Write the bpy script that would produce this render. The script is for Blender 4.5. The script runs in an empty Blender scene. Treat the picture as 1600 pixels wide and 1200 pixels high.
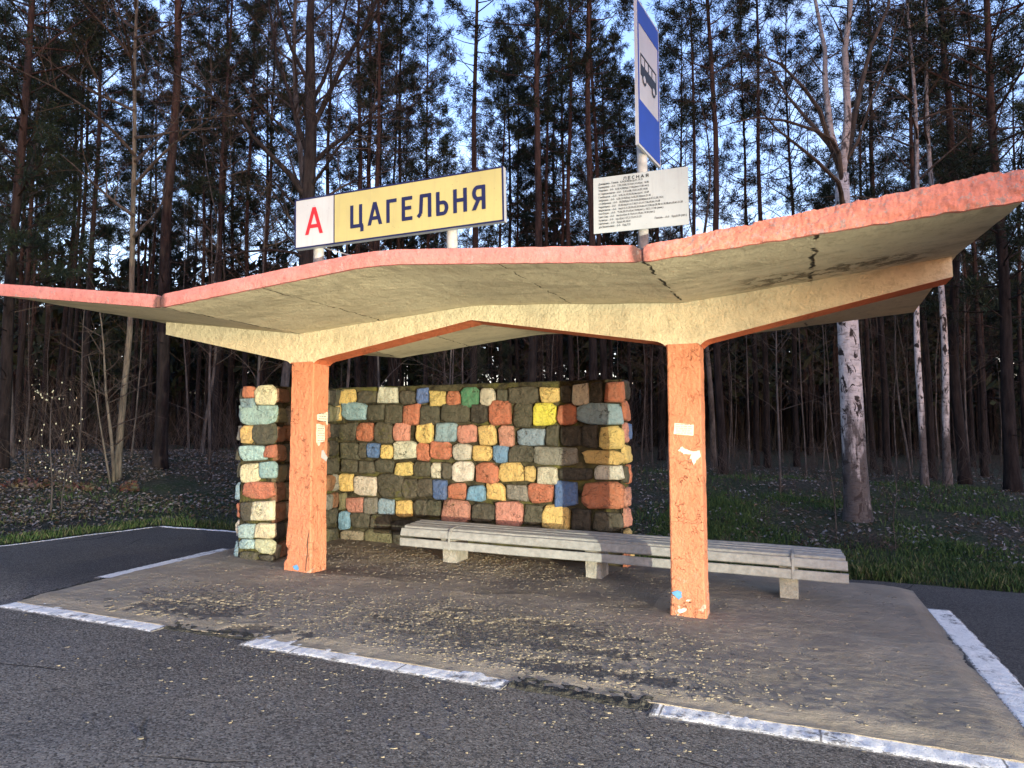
import bpy, math, random
from mathutils import Vector, Matrix, noise

R = random.Random(11)
SC = bpy.context.scene
COL = SC.collection
PI = math.pi

# ------------------------------------------------------------------ camera
F, YAW, PIT = 1166.09, .3625, .082
CAM = Vector((5.650, -7.626, 1.55))
FX = Vector((-math.sin(YAW), math.cos(YAW), 0)); RX = Vector((math.cos(YAW), math.sin(YAW), 0)); UP = Vector((0, 0, 1))
FW = FX*math.cos(PIT)+UP*math.sin(PIT); U2 = UP*math.cos(PIT)-FX*math.sin(PIT)
cd = bpy.data.cameras.new('camera'); cam = bpy.data.objects.new('camera', cd); COL.objects.link(cam)
cam.location = CAM; cam.rotation_euler = (PI/2+PIT, 0, YAW)
cd.sensor_width = 36; cd.lens = F/1600*36; cd.clip_end = 600; cd.clip_start = .05
SC.camera = cam

def ray(x, y): return FW+RX*((x-800)/F)+U2*((600-y)/F)
def onY(x, y, v):
    r = ray(x, y); return CAM+r*((v-CAM.y)/r.y)
def uv_at(x, Z):
    """plan position at picture column x and distance Z"""
    d = FX*Z+RX*((x-800)/F*Z); return CAM.x+d.x, CAM.y+d.y

# ------------------------------------------------------------------ ground shape
S = .0359
def gz(u): return -S*max(-14., min(16., u))
def sstep(a, b, x):
    t = max(0., min(1., (x-a)/(b-a))); return t*t*(3-2*t)
def vb(u): return 2.45+(u+4.7)*.088
def dist_asphalt(u, v):
    dA = max(0., v+.6)
    dB = math.hypot(max(0., -4.65-u), max(0., v-vb(u)))
    return min(dA, dB)
def nz(x, y, z=0.): return noise.noise(Vector((x, y, z)))
def ground(u, v):
    d = dist_asphalt(u, v)
    h = gz(u)
    if d <= 0: return h-.06
    h += -.06+.07*sstep(0, .35, d)+.80*sstep(.5, 9.5, d)+.55*sstep(12, 60, d)+9*sstep(55, 105, d)
    h += sstep(.3, 3, d)*(.10*nz(u*.35, v*.35, 3)+.05*nz(u*1.1, v*1.1, 5)+.02*nz(u*3, v*3, 8))
    return h

# ------------------------------------------------------------------ mesh builder
class MB:
    def __init__(s): s.v = []; s.f = []; s.m = []; s.c = []; s.col = (1, 1, 1)
    def quad(s, a, b, c, d, m=0): s.f.append((a, b, c, d)); s.m.append(m); s.c.append(s.col)
    def face(s, idx, m=0): s.f.append(tuple(idx)); s.m.append(m); s.c.append(s.col)
    def add(s, p): s.v.append((p[0], p[1], p[2])); return len(s.v)-1
    def box(s, x0, x1, y0, y1, z0, z1, m=0, M=None):
        P = [Vector((x, y, z)) for z in (z0, z1) for y in (y0, y1) for x in (x0, x1)]
        if M is not None: P = [M @ p for p in P]
        i = [s.add(p) for p in P]
        for q in ((0, 2, 3, 1), (4, 5, 7, 6), (0, 1, 5, 4), (2, 6, 7, 3), (0, 4, 6, 2), (1, 3, 7, 5)):
            s.quad(*[i[k] for k in q], m)
    def tube(s, pts, rad, n=6, m=0, cap=True):
        pts = [Vector(p) for p in pts]; rings = []
        ref = Vector((.31, .77, .2))
        for k, p in enumerate(pts):
            d = (pts[min(k+1, len(pts)-1)]-pts[max(k-1, 0)])
            if d.length < 1e-9: d = Vector((0, 0, 1))
            d.normalize(); a = d.cross(ref)
            if a.length < .05: a = d.cross(Vector((1, 0, 0)))
            a.normalize(); b = d.cross(a); r = rad[k]
            rings.append([s.add(p+(a*math.cos(2*PI*j/n)+b*math.sin(2*PI*j/n))*r) for j in range(n)])
        for A, B in zip(rings, rings[1:]):
            for j in range(n): s.quad(A[j], A[(j+1) % n], B[(j+1) % n], B[j], m)
        if cap:
            s.face(rings[0][::-1], m); s.face(rings[-1], m)
    def grid(s, P, m=0, flip=False, mf=None):
        idx = [[s.add(p) for p in row] for row in P]
        for i in range(len(P)-1):
            for j in range(len(P[0])-1):
                q = (idx[i][j], idx[i][j+1], idx[i+1][j+1], idx[i+1][j])
                if flip: q = q[::-1]
                s.quad(*q, mf(i, j) if mf else m)
        return idx
    def build(s, name, mats, parent=None, smooth=False, colors=False, link=True):
        me = bpy.data.meshes.new(name); me.from_pydata(s.v, [], s.f)
        if not isinstance(mats, (list, tuple)): mats = [mats]
        for x in mats: me.materials.append(x)
        if len(mats) > 1: me.polygons.foreach_set('material_index', s.m)
        if smooth: me.polygons.foreach_set('use_smooth', [True]*len(s.f))
        if colors:
            at = me.color_attributes.new('Col', 'FLOAT_COLOR', 'CORNER'); buf = []
            for f, c in zip(s.f, s.c): buf += [c[0], c[1], c[2], 1.]*len(f)
            at.data.foreach_set('color', buf)
        me.update()
        o = bpy.data.objects.new(name, me)
        if link: COL.objects.link(o)
        if parent: o.parent = parent
        return o

def tag(o, label=None, cat=None, group=None, kind=None):
    if label: o['label'] = label
    if cat: o['category'] = cat
    if group: o['group'] = group
    if kind: o['kind'] = kind
    return o
def empty(name, loc=(0, 0, 0), rz=0):
    o = bpy.data.objects.new(name, None); COL.objects.link(o); o.location = loc; o.rotation_euler = (0, 0, rz)
    o.empty_display_size = .2; return o

# ------------------------------------------------------------------ materials
class NT:
    def __init__(s, name):
        s.mat = bpy.data.materials.new(name); s.mat.use_nodes = True; s.t = s.mat.node_tree
        s.bsdf = s.t.nodes['Principled BSDF']; s.tc = None
    def node(s, typ, **kw):
        n = s.t.nodes.new(typ)
        for k, v in kw.items(): setattr(n, k, v)
        return n
    def put(s, sock, v):
        if isinstance(v, bpy.types.NodeSocket): s.t.links.new(v, sock)
        elif isinstance(v, (tuple, list)): sock.default_value = (*v, 1.) if len(v) == 3 and sock.type == 'RGBA' else v
        else: sock.default_value = v
    def co(s, scale=None, kind='Object'):
        if s.tc is None: s.tc = s.node('ShaderNodeTexCoord')
        o = s.tc.outputs[kind]
        if scale is not None:
            m = s.node('ShaderNodeMapping'); s.put(m.inputs['Vector'], o); m.inputs['Scale'].default_value = scale; o = m.outputs[0]
        return o
    def noise(s, scale, detail=4, rough=.6, vec=None, out=0, dist=0.):
        n = s.node('ShaderNodeTexNoise'); s.put(n.inputs['Vector'], vec if vec is not None else s.co())
        n.inputs['Scale'].default_value = scale; n.inputs['Detail'].default_value = detail
        n.inputs['Roughness'].default_value = rough; n.inputs['Distortion'].default_value = dist
        return n.outputs[out]
    def vor(s, scale, vec=None, feature='F1', out='Distance', rnd=1.):
        n = s.node('ShaderNodeTexVoronoi', feature=feature); s.put(n.inputs['Vector'], vec if vec is not None else s.co())
        n.inputs['Scale'].default_value = scale; n.inputs['Randomness'].default_value = rnd
        return n.outputs[out]
    def math(s, op, a, b=0., clamp=False):
        n = s.node('ShaderNodeMath', operation=op, use_clamp=clamp); s.put(n.inputs[0], a); s.put(n.inputs[1], b); return n.outputs[0]
    def ramp(s, fac, lo, hi):
        n = s.node('ShaderNodeMapRange'); s.put(n.inputs[0], fac); s.put(n.inputs[1], lo); s.put(n.inputs[2], hi); return n.outputs[0]
    def mix(s, fac, a, b, mode='MIX'):
        n = s.node('ShaderNodeMix', data_type='RGBA', blend_type=mode); s.put(n.inputs[0], fac); s.put(n.inputs[6], a); s.put(n.inputs[7], b); return n.outputs[2]
    def sep(s, vec):
        n = s.node('ShaderNodeSeparateXYZ'); s.put(n.inputs[0], vec); return n.outputs
    def attr(s, name, out='Color'):
        n = s.node('ShaderNodeAttribute'); n.attribute_name = name; return n.outputs[out]
    def bump(s, h, dist=.01, strength=1., prev=None):
        n = s.node('ShaderNodeBump'); n.inputs['Strength'].default_value = strength; n.inputs['Distance'].default_value = dist
        s.put(n.inputs['Height'], h)
        if prev is not None: s.put(n.inputs['Normal'], prev)
        return n.outputs[0]
    def done(s, color, rough=.8, normal=None, metal=0., spec=.3):
        b = s.bsdf; s.put(b.inputs['Base Color'], color); s.put(b.inputs['Roughness'], rough)
        b.inputs['Metallic'].default_value = metal; b.inputs['Specular IOR Level'].default_value = spec
        if normal is not None: s.put(b.inputs['Normal'], normal)
        return s.mat

def simple(name, c, rough=.6, var=.15, scale=8, bump=0., bscale=60, metal=0., spec=.3):
    n = NT(name); f = n.noise(scale, 5)
    dark = tuple(x*(1-var) for x in c); lite = tuple(min(1, x*(1+var)) for x in c)
    col = n.mix(n.ramp(f, .3, .7), dark, lite)
    nm = n.bump(n.noise(bscale, 4), bump) if bump else None
    return n.done(col, rough, nm, metal, spec)

def sheet(name, c, rough=.45):
    n = NT(name); a = n.noise(2.2, 5, .6); st = n.noise(5, 5, .65, vec=n.co((3.5, 3.5, .35))); sp = n.noise(55, 3, .6)
    col = n.mix(n.ramp(a, .35, .7), c, tuple(x*.86 for x in c))
    col = n.mix(n.math('MULTIPLY', n.ramp(st, .52, .75), .35), col, n.mix(.5, col, (.16, .13, .10)))
    col = n.mix(n.math('MULTIPLY', n.ramp(sp, .70, .74), .5), col, (.10, .075, .05))
    return n.done(col, rough, n.bump(n.noise(3, 3), .006), spec=.35)

def m_tan(name, joints):
    n = NT(name); p = n.co(); x = n.sep(p)
    f = n.noise(1.3, 6, .65); g = n.noise(9, 6, .7)
    col = n.mix(n.ramp(f, .3, .72), (.60, .52, .34), (.71, .63, .43))
    col = n.mix(n.math('MULTIPLY', n.ramp(g, .52, .72), .5), col, (.30, .25, .15))
    # water stains along the roof
    st = n.noise(1.0, 5, .7, vec=n.co((.7, 2.0, 1)))
    col = n.mix(n.math('MULTIPLY', n.ramp(st, .50, .72), .55), col, (.22, .19, .13))
    # panel joints: old cracks between the precast panels
    wob = n.math('MULTIPLY', n.math('SUBTRACT', n.noise(5, 3), .5), .10)
    u = n.math('ADD', x[0], wob)
    crack = None
    for uu, w in ((-1.2, .004), (-.05, .012), (1.12, .008), (3.45, .007), (4.62, .014), (5.82, .02)):
        d = n.math('ABSOLUTE', n.math('SUBTRACT', u, uu))
        c = n.ramp(d, w, w*.4)
        crack = c if crack is None else n.math('MAXIMUM', crack, c)
    keep = n.ramp(n.noise(4, 3), .42, .5)
    crack = n.math('MULTIPLY', crack, keep) if joints else n.math('MULTIPLY', keep, 0.)
    col = n.mix(crack, col, (.05, .045, .035))
    # spalled plaster patches on the right wing
    sp = n.math('MULTIPLY', n.ramp(n.noise(6.5, 6, .75), .50, .56), n.math('MULTIPLY', n.ramp(n.math('ABSOLUTE', n.math('SUBTRACT', x[0], 6.0)), .95, .6), n.ramp(n.math('ABSOLUTE', n.math('ADD', x[1], .42)), .36, .2)))
    col = n.mix(n.math('MULTIPLY', sp, .8), col, (.17, .135, .085))
    jb = n.math('MULTIPLY', n.ramp(n.math('ABSOLUTE', n.math('ADD', n.math('ADD', x[1], .022), n.math('MULTIPLY', n.math('SUBTRACT', n.noise(6, 4), .5), .05))), .012, .004), n.ramp(n.noise(2.5, 3), .46, .54)) if joints else n.math('MULTIPLY', keep, 0.)
    col = n.mix(n.math('MULTIPLY', jb, .85), col, (.06, .05, .035))
    drip = n.math('MULTIPLY', n.ramp(x[1], -1.55, -2.1), n.ramp(n.noise(7, 5, .7, vec=n.co((1, .25, 1))), .50, .68)) if joints else n.math('MULTIPLY', keep, 0.)
    col = n.mix(n.math('MULTIPLY', drip, .5), col, (.24, .20, .14))
    fine = n.noise(38, 6, .72); flake = n.vor(7, feature='DISTANCE_TO_EDGE')
    h = n.math('ADD', n.math('MULTIPLY', fine, .9), n.math('MULTIPLY', g, 1.6))
    h = n.math('SUBTRACT', h, n.math('MULTIPLY', sp, 1.5))
    h = n.math('SUBTRACT', h, n.math('MULTIPLY', crack, 1.5))
    return n.done(col, .9, n.bump(h, .028), spec=.15)

def m_orange(name, c1, c2, chips=True):
    n = NT(name); x = n.sep(n.co())
    f = n.noise(2.5, 6, .65); g = n.noise(15, 6, .7)
    col = n.mix(n.ramp(f, .3, .7), c1, c2)
    col = n.mix(n.math('MULTIPLY', n.ramp(g, .6, .78), .5), col, tuple(v*.55 for v in c1))
    sc = n.noise(30, 3, .6)
    col = n.mix(n.math('MULTIPLY', n.ramp(sc, .68, .72), .55), col, (.62, .52, .44))
    if chips:
        low = n.ramp(x[2], .35, -.2)
        ch = n.math('MULTIPLY', n.ramp(n.noise(11, 4, .6), .60, .63), low)
        col = n.mix(ch, col, (.55, .50, .40))
        dk = n.math('MULTIPLY', n.ramp(n.noise(8, 5, .7), .5, .7), n.ramp(x[2], .25, -.25))
        col = n.mix(n.math('MULTIPLY', dk, .5), col, (.16, .07, .045))
    crk = n.ramp(n.vor(5.5, vec=n.noise(2.2, 4, .6, out=1), feature='DISTANCE_TO_EDGE'), .022, .006)
    crk = n.math('MULTIPLY', crk, n.ramp(n.noise(3, 2), .48, .58))
    col = n.mix(n.math('MULTIPLY', crk, .6), col, tuple(v*.3 for v in c1))
    h = n.math('ADD', n.math('MULTIPLY', n.noise(26, 6, .7), 1.1), n.math('MULTIPLY', n.noise(9, 5, .65, vec=n.co((1, 1, .45))), 1.3))
    h = n.math('SUBTRACT', h, n.math('MULTIPLY', crk, .7))
    return n.done(col, .8, n.bump(h, .034), spec=.2)

def m_fascia():
    n = NT('pink_fascia_paint'); x = n.sep(n.co())
    f = n.noise(3, 6, .65)
    a = n.mix(n.ramp(f, .3, .7), (.46, .165, .14), (.57, .235, .20))
    b = n.mix(n.ramp(f, .3, .7), (.50, .17, .115), (.64, .255, .185))
    col = n.mix(n.ramp(x[0], 4.3, 4.9), a, b)
    bare = n.math('MAXIMUM', n.ramp(n.noise(9, 6, .75), .585, .62), n.math('MULTIPLY', n.ramp(n.noise(24, 5, .75), .555, .60), n.ramp(x[0], 3.8, 4.8)))
    col = n.mix(n.math('MULTIPLY', bare, .75), col, (.30, .26, .235))
    vdist = None
    for uu in (-.05, 4.6):
        d = n.ramp(n.math('ABSOLUTE', n.math('SUBTRACT', n.math('ADD', x[0], n.math('MULTIPLY', n.math('SUBTRACT', n.noise(9, 4), .5), .22)), uu)), .09, .02)
        vdist = d if vdist is None else n.math('MAXIMUM', vdist, d)
    col = n.mix(n.math('MULTIPLY', vdist, .85), col, (.05, .035, .03))
    dirt = n.ramp(n.noise(16, 6, .72), .50, .75)
    col = n.mix(n.math('MULTIPLY', dirt, .60), col, (.13, .06, .05))
    return n.done(col, .85, n.bump(n.noise(40, 6, .7), .012), spec=.2)

def m_stone():
    n = NT('painted_stone'); c = n.attr('Col')
    f = n.noise(11, 6, .7); g = n.noise(34, 4, .65)
    col = n.mix(n.math('MULTIPLY', n.ramp(f, .30, .72), .75), c, n.mix(.42, c, (.24, .22, .17)), 'MIX')
    col = n.mix(n.math('MULTIPLY', n.ramp(g, .55, .70), .6), col, (.10, .095, .07))
    moss = n.math('MULTIPLY', n.ramp(n.noise(1.6, 4, .6), .52, .68), n.ramp(n.noise(16, 4, .6), .48, .62))
    x = n.sep(n.co()); moss = n.math('MULTIPLY', moss, n.ramp(n.math('ABSOLUTE', n.math('ADD', x[0], .1)), 1.6, .5))
    col = n.mix(n.math('MULTIPLY', moss, .8), col, (.10, .105, .022))
    vn = n.ramp(n.vor(7, vec=n.mix(.35, n.co(), n.noise(3, 4, .6, out=1)), feature='DISTANCE_TO_EDGE'), .018, .004)
    vn = n.math('MULTIPLY', vn, n.ramp(n.noise(5, 2), .48, .56)); col = n.mix(n.math('MULTIPLY', vn, .7), col, (.05, .046, .035))
    h = n.math('ADD', n.noise(9, 6, .72), n.math('MULTIPLY', n.noise(40, 4, .6), .4)); h = n.math('SUBTRACT', h, n.math('MULTIPLY', vn, .3))
    return n.done(col, .75, n.bump(h, .065), spec=.2)

def m_mortar():
    n = NT('mossy_mortar'); f = n.noise(7, 6, .7)
    col = n.mix(n.ramp(f, .35, .7), (.011, .010, .008), (.105, .098, .058))
    col = n.mix(n.ramp(n.noise(3, 4), .5, .7), col, (.13, .13, .04))
    return n.done(col, .95, n.bump(n.noise(30, 5, .7), .03), spec=.1)

def m_asphalt():
    n = NT('worn_asphalt')
    big = n.noise(.55, 5, .62); mid = n.noise(5, 5, .7)
    col = n.mix(n.ramp(big, .32, .68), (.100, .087, .073), (.215, .190, .160))
    col = n.mix(n.math('MULTIPLY', n.ramp(mid, .45, .7), .4), col, (.125, .120, .112))
    agg = n.vor(85, out='Color'); av = n.sep(agg)[0]
    col = n.mix(n.math('MULTIPLY', n.ramp(av, .62, .95), .75), col, (.34, .31, .26))
    col = n.mix(n.math('MULTIPLY', n.ramp(av, .38, .12), .8), col, (.020, .019, .019))
    yv = n.sep(n.co())[1]
    bay = n.ramp(n.math('ADD', yv, n.math('MULTIPLY', n.math('SUBTRACT', n.noise(1.1, 4, .6), .5), 1.6)), -2.3, -1.5)
    col = n.mix(n.math('MULTIPLY', bay, .62), col, (.026, .025, .025))
    ck = n.ramp(n.vor(.42, vec=n.mix(.16, n.co(), n.noise(1.3, 5, .6, out=1)), feature='DISTANCE_TO_EDGE'), .004, .0012)
    ck = n.math('MULTIPLY', ck, n.ramp(n.noise(.5, 2), .5, .58))
    col = n.mix(ck, col, (.012, .012, .012))
    h = n.math('ADD', n.math('MULTIPLY', n.vor(85), -.55), n.math('MULTIPLY', n.noise(150, 3, .6), .6))
    h = n.math('ADD', h, n.math('MULTIPLY', n.noise(14, 5, .65), 1.3))
    h = n.math('SUBTRACT', h, n.math('MULTIPLY', ck, 2.))
    return n.done(col, .82, n.bump(h, .028), spec=.3)

def m_pad():
    n = NT('cement_crust'); cr = n.sep(n.attr('Col'))
    f = n.noise(1.6, 6, .65); g = n.noise(16, 6, .72)
    crust = n.mix(n.ramp(f, .3, .7), (.31, .265, .20), (.46, .395, .30))
    crust = n.mix(n.math('MULTIPLY', n.ramp(g, .55, .72), .5), crust, (.14, .12, .10))
    aggv = n.sep(n.vor(70, out='Color'))[0]
    crust = n.mix(n.math('MULTIPLY', n.ramp(aggv, .75, 1.), .4), crust, (.36, .32, .25))
    bare = n.mix(n.ramp(g, .4, .7), (.050, .046, .042), (.125, .112, .096))
    bare = n.mix(n.math('MULTIPLY', n.ramp(aggv, .78, 1.), .4), bare, (.2, .18, .15))
    col = n.mix(cr[0], bare, crust)
    col = n.mix(n.math('MULTIPLY', cr[1], n.ramp(n.noise(12, 5, .7), .42, .60)), col, (.44, .36, .20))
    h = n.math('ADD', n.math('MULTIPLY', n.noise(60, 6, .75), 1.), n.math('MULTIPLY', n.noise(13, 5, .7, vec=n.co((.5, 1.6, 1))), 1.6))
    return n.done(col, .88, n.bump(h, .034), spec=.2)

def m_white_line():
    n = NT('worn_white_paint'); f = n.noise(22, 6, .72); g = n.noise(4, 4, .6)
    col = n.mix(n.ramp(f, .4, .65), (.72, .705, .65), (.88, .86, .79))
    jt = n.ramp(n.math('PINGPONG', n.math('ADD', n.sep(n.co())[0], n.math('MULTIPLY', n.noise(6, 3), .04)), .48), .010, .004)
    w = n.math('MAXIMUM', n.math('MAXIMUM', n.ramp(n.noise(45, 4, .7), .625, .67), jt), n.math('MULTIPLY', n.ramp(g, .54, .64), n.ramp(f, .46, .54)))
    ed = n.sep(n.attr('Col'))[0]
    rag = n.ramp(n.math('ADD', n.math('MULTIPLY', ed, .62), n.math('MULTIPLY', n.noise(26, 6, .75), .55)), .75, .80)
    w = n.math('MAXIMUM', w, rag)
    col = n.mix(n.math('MULTIPLY', w, .85), col, (.095, .085, .073))
    return n.done(col, .75, n.bump(n.noise(70, 5, .7), .011), spec=.25)

def m_soil():
    n = NT('leaf_litter_ground'); f = n.noise(.7, 6, .65); g = n.noise(22, 6, .75)
    col = n.mix(n.ramp(f, .38, .62), (.046, .040, .030), (.027, .042, .018))
    lf = n.sep(n.vor(26, out='Color'))[0]
    col = n.mix(n.math('MULTIPLY', n.ramp(lf, .62, .98), .65), col, (.11, .092, .07))
    col = n.mix(n.math('MULTIPLY', n.ramp(g, .5, .7), .6), col, (.020, .016, .012))
    h = n.math('ADD', n.noise(24, 6, .75), n.math('MULTIPLY', n.vor(26), .8))
    return n.done(col, .95, n.bump(h, .05), spec=.08)

def m_attr(name, rough=.8, var=.25, scale=30, spec=.15, trans=0.):
    n = NT(name); c = n.attr('Col'); f = n.noise(scale, 3)
    col = n.mix(n.math('MULTIPLY', n.ramp(f, .35, .7), var*2), c, n.mix(.6, c, (0, 0, 0)))
    return n.done(col, rough, None, spec=spec)

def m_pine_bark():
    n = NT('pine_bark'); z = n.sep(n.co())[2]
    v = n.noise(9, 6, .7, vec=n.co((1, 1, .22)))
    low = n.mix(n.ramp(v, .38, .62), (.007, .006, .006), (.023, .0195, .0185))
    up = n.mix(n.ramp(v, .35, .65), (.023, .016, .014), (.064, .041, .034))
    t = n.ramp(n.math('ADD', z, n.math('MULTIPLY', n.noise(1.2, 3), 5.)), 7., 12.5)
    return n.done(n.mix(t, low, up), .9, n.bump(v, .05), spec=.1)

def m_dark_bark(name, a, b):
    n = NT(name); v = n.noise(10, 6, .7, vec=n.co((1, 1, .25)))
    return n.done(n.mix(n.ramp(v, .35, .65), a, b), .9, n.bump(v, .035), spec=.1)

def m_birch():
    n = NT('birch_bark'); x = n.sep(n.co())
    band = n.noise(3.2, 5, .7, vec=n.co((1.6, 1.6, 5.5)))
    dia = n.noise(3.6, 6, .62, vec=n.co((1.9, 1.9, 1.0)), dist=.9)
    white = n.mix(n.ramp(n.noise(6, 4), .35, .7), (.30, .29, .28), (.50, .485, .47))
    col = n.mix(n.math('MULTIPLY', n.ramp(band, .55, .62), .75), white, (.12, .105, .10))
    col = n.mix(n.ramp(dia, .545, .585), col, (.022, .018, .016))
    basez = n.ramp(n.math('ADD', x[2], n.math('MULTIPLY', n.math('SUBTRACT', n.noise(7, 4, .6, vec=n.co((1, 1, .22))), .5), 6.5)), 2.3, 1.2)
    col = n.mix(n.math('MULTIPLY', basez, .9), col, (.035, .030, .028))
    hi = n.ramp(n.math('ADD', x[2], n.math('MULTIPLY', n.noise(2, 4), 3.)), 6.5, 10.5)
    col = n.mix(n.math('MULTIPLY', hi, .62), col, (.10, .09, .088))
    return n.done(col, .7, n.bump(n.math('ADD', dia, band), -.03), spec=.2)

M = {
    'tan': m_tan('tan_plaster', True), 'beam': m_tan('tan_beam_plaster', False), 'orange': m_orange('orange_column_paint', (.56, .215, .11), (.66, .28, .155)),
    'soffit': m_orange('orange_soffit_paint', (.52, .135, .055), (.62, .18, .075), False),
    'fascia': m_fascia(), 'top': simple('weathered_concrete', (.16, .15, .14), .95, .35, 4, .02, 30),
    'stone': m_stone(), 'mortar': m_mortar(), 'asphalt': m_asphalt(), 'pad': m_pad(), 'line': m_white_line(),
    'soil': m_soil(), 'blade': m_attr('grass_blade', .7, .1), 'leaf': m_attr('dry_leaf', .85, .25), 'flake': m_attr('cement_flake', .9, .2, 60),
    'needle': m_attr('pine_needles', .75, .15, 3), 'pine': m_pine_bark(), 'birch': m_birch(),
    'grey': m_dark_bark('grey_bark', (.030, .028, .026), (.105, .098, .090)), 'dark': m_dark_bark('dark_bark', (.009, .008, .0075), (.036, .031, .028)),
    'twig': m_dark_bark('twig_bark', (.026, .022, .019), (.075, .062, .050)), 'pale': m_dark_bark('pale_lamplit_bark', (.045, .041, .033), (.15, .135, .10)),  # pale bark: headlamp light put into the colour; plain tone of dry twigs
    'bench': simple('grey_bench_paint', (.27, .28, .265), .65, .22, 14, .006, 45), 'concrete': simple('rough_concrete', (.30, .295, .25), .95, .3, 10, .02, 40),
    'galv': simple('whitewashed_post', (.32, .32, .31), .55, .3, 12, .004, 40), 'steel': simple('grey_sign_back', (.35, .36, .37), .45, .1, 6),
    'white': sheet('sign_white', (.41, .42, .42)), 'yellow': sheet('sign_yellow', (.40, .345, .135)),
    'navy': simple('sign_navy', (.008, .010, .052), .5, .1, 5), 'red': simple('sign_red', (.42, .014, .02), .45, .08, 5),
    'blue': simple('sign_blue', (.007, .036, .27), .4, .1, 4), 'black': simple('sign_black', (.012, .012, .014), .5, .1, 5),
    'tt': sheet('timetable_white', (.37, .40, .385)), 'ink': simple('timetable_ink', (.03, .035, .04), .6, .1, 5),
    'paper': simple('old_paper', (.60, .58, .46), .9, .14, 14), 'blue_chip': simple('old_blue_paint', (.10, .27, .48), .8, .15, 20),
    'moss': simple('dark_moss_pit', (.045, .043, .033), .95, .6, 18, .03, 40), 'bud': m_attr('willow_buds', .8, .1),
}

# ------------------------------------------------------------------ world, sun, headlamp
W = bpy.data.worlds.new('World'); SC.world = W; W.use_nodes = True
wt = W.node_tree; bg = wt.nodes['Background']
sky = wt.nodes.new('ShaderNodeTexSky'); sky.sky_type = 'NISHITA'; sky.sun_disc = False
SUN_EL, SUN_AZ = math.radians(10.0), math.radians(140)   # the sun has gone low behind the camera, to the right
sky.sun_elevation = SUN_EL; sky.sun_rotation = SUN_AZ
sky.air_density = 1.5; sky.dust_density = .6; sky.ozone_density = 4.0
tint = wt.nodes.new('ShaderNodeMix'); tint.data_type = 'RGBA'; tint.blend_type = 'MULTIPLY'; tint.inputs[0].default_value = 1.
tint.inputs[7].default_value = (1.25, .95, 1.10, 1)      # dusk lavender
tcw = wt.nodes.new('ShaderNodeTexCoord'); cn = wt.nodes.new('ShaderNodeTexNoise'); cm = wt.nodes.new('ShaderNodeMapping'); cm.inputs['Scale'].default_value = (1, 1, 3.2)
cn.inputs['Scale'].default_value = 3.2; cn.inputs['Detail'].default_value = 5; cn.inputs['Roughness'].default_value = .55
cr_ = wt.nodes.new('ShaderNodeMapRange'); cr_.inputs[1].default_value = .46; cr_.inputs[2].default_value = .70
mx = wt.nodes.new('ShaderNodeMix'); mx.data_type = 'RGBA'; mx.inputs[7].default_value = (2.5, 2.7, 3.2, 1)   # thin evening cloud
mh = wt.nodes.new('ShaderNodeMath'); mh.operation = 'MULTIPLY'; mh.inputs[1].default_value = .25
wt.links.new(tcw.outputs['Generated'], cm.inputs[0]); wt.links.new(cm.outputs[0], cn.inputs['Vector']); wt.links.new(cn.outputs[0], cr_.inputs[0])
wt.links.new(sky.outputs[0], tint.inputs[6]); wt.links.new(tint.outputs[2], mx.inputs[6]); wt.links.new(cr_.outputs[0], mh.inputs[0]); wt.links.new(mh.outputs[0], mx.inputs[0])
wt.links.new(mx.outputs[2], bg.inputs['Color']); bg.inputs['Strength'].default_value = .128
sd = bpy.data.lights.new('sun', 'SUN'); so = bpy.data.objects.new('sun', sd); COL.objects.link(so)
sd.energy = .05; sd.angle = math.radians(25); sd.color = (1, .9, .8)
sdir = Vector((math.sin(SUN_AZ)*math.cos(SUN_EL), math.cos(SUN_AZ)*math.cos(SUN_EL), math.sin(SUN_EL)))
so.rotation_euler = (-sdir).to_track_quat('-Z', 'Y').to_euler(); so.location = (20, -20, 12)
# headlamp of the car parked across the road to the right: its shadows are what the photograph shows on the wall
hd = bpy.data.lights.new('car_headlamp', 'SPOT'); ho = bpy.data.objects.new('car_headlamp', hd); COL.objects.link(ho)
ho.location = (12.8, -10.9, .05); hd.energy = 5300; hd.color = (1., .94, .72)
hd.shadow_soft_size = .05; hd.spot_size = math.radians(54); hd.spot_blend = 1.0
ho.rotation_euler = (Vector((-4.6, 2.4, 1.3))-ho.location).to_track_quat('-Z', 'Y').to_euler(); ho.scale = (1, .76, 1)

vs = SC.view_settings; vs.view_transform = 'Standard'; vs.look = 'None'; vs.gamma = 1; vs.exposure = 2.25

# ------------------------------------------------------------------ terrain, asphalt, pad
def coords(lo, hi, a, b, fine, coarse):
    out = []; x = lo
    while x < hi:
        out.append(x)
        d = 0 if a <= x <= b else min(abs(x-a), abs(x-b))
        x += fine if d == 0 else min(coarse, fine+d*.15)
    out.append(hi); return out
b = MB()
us = coords(-190, 190, -13, 14, .22, 6); vv = coords(-60, 190, -1, 13, .22, 6)
b.grid([[(u, v, ground(u, v)) for u in us] for v in vv])
tag(b.build('ground', M['soil'], smooth=True), 'dark forest floor of soil and dead leaves', kind='structure')

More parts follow.
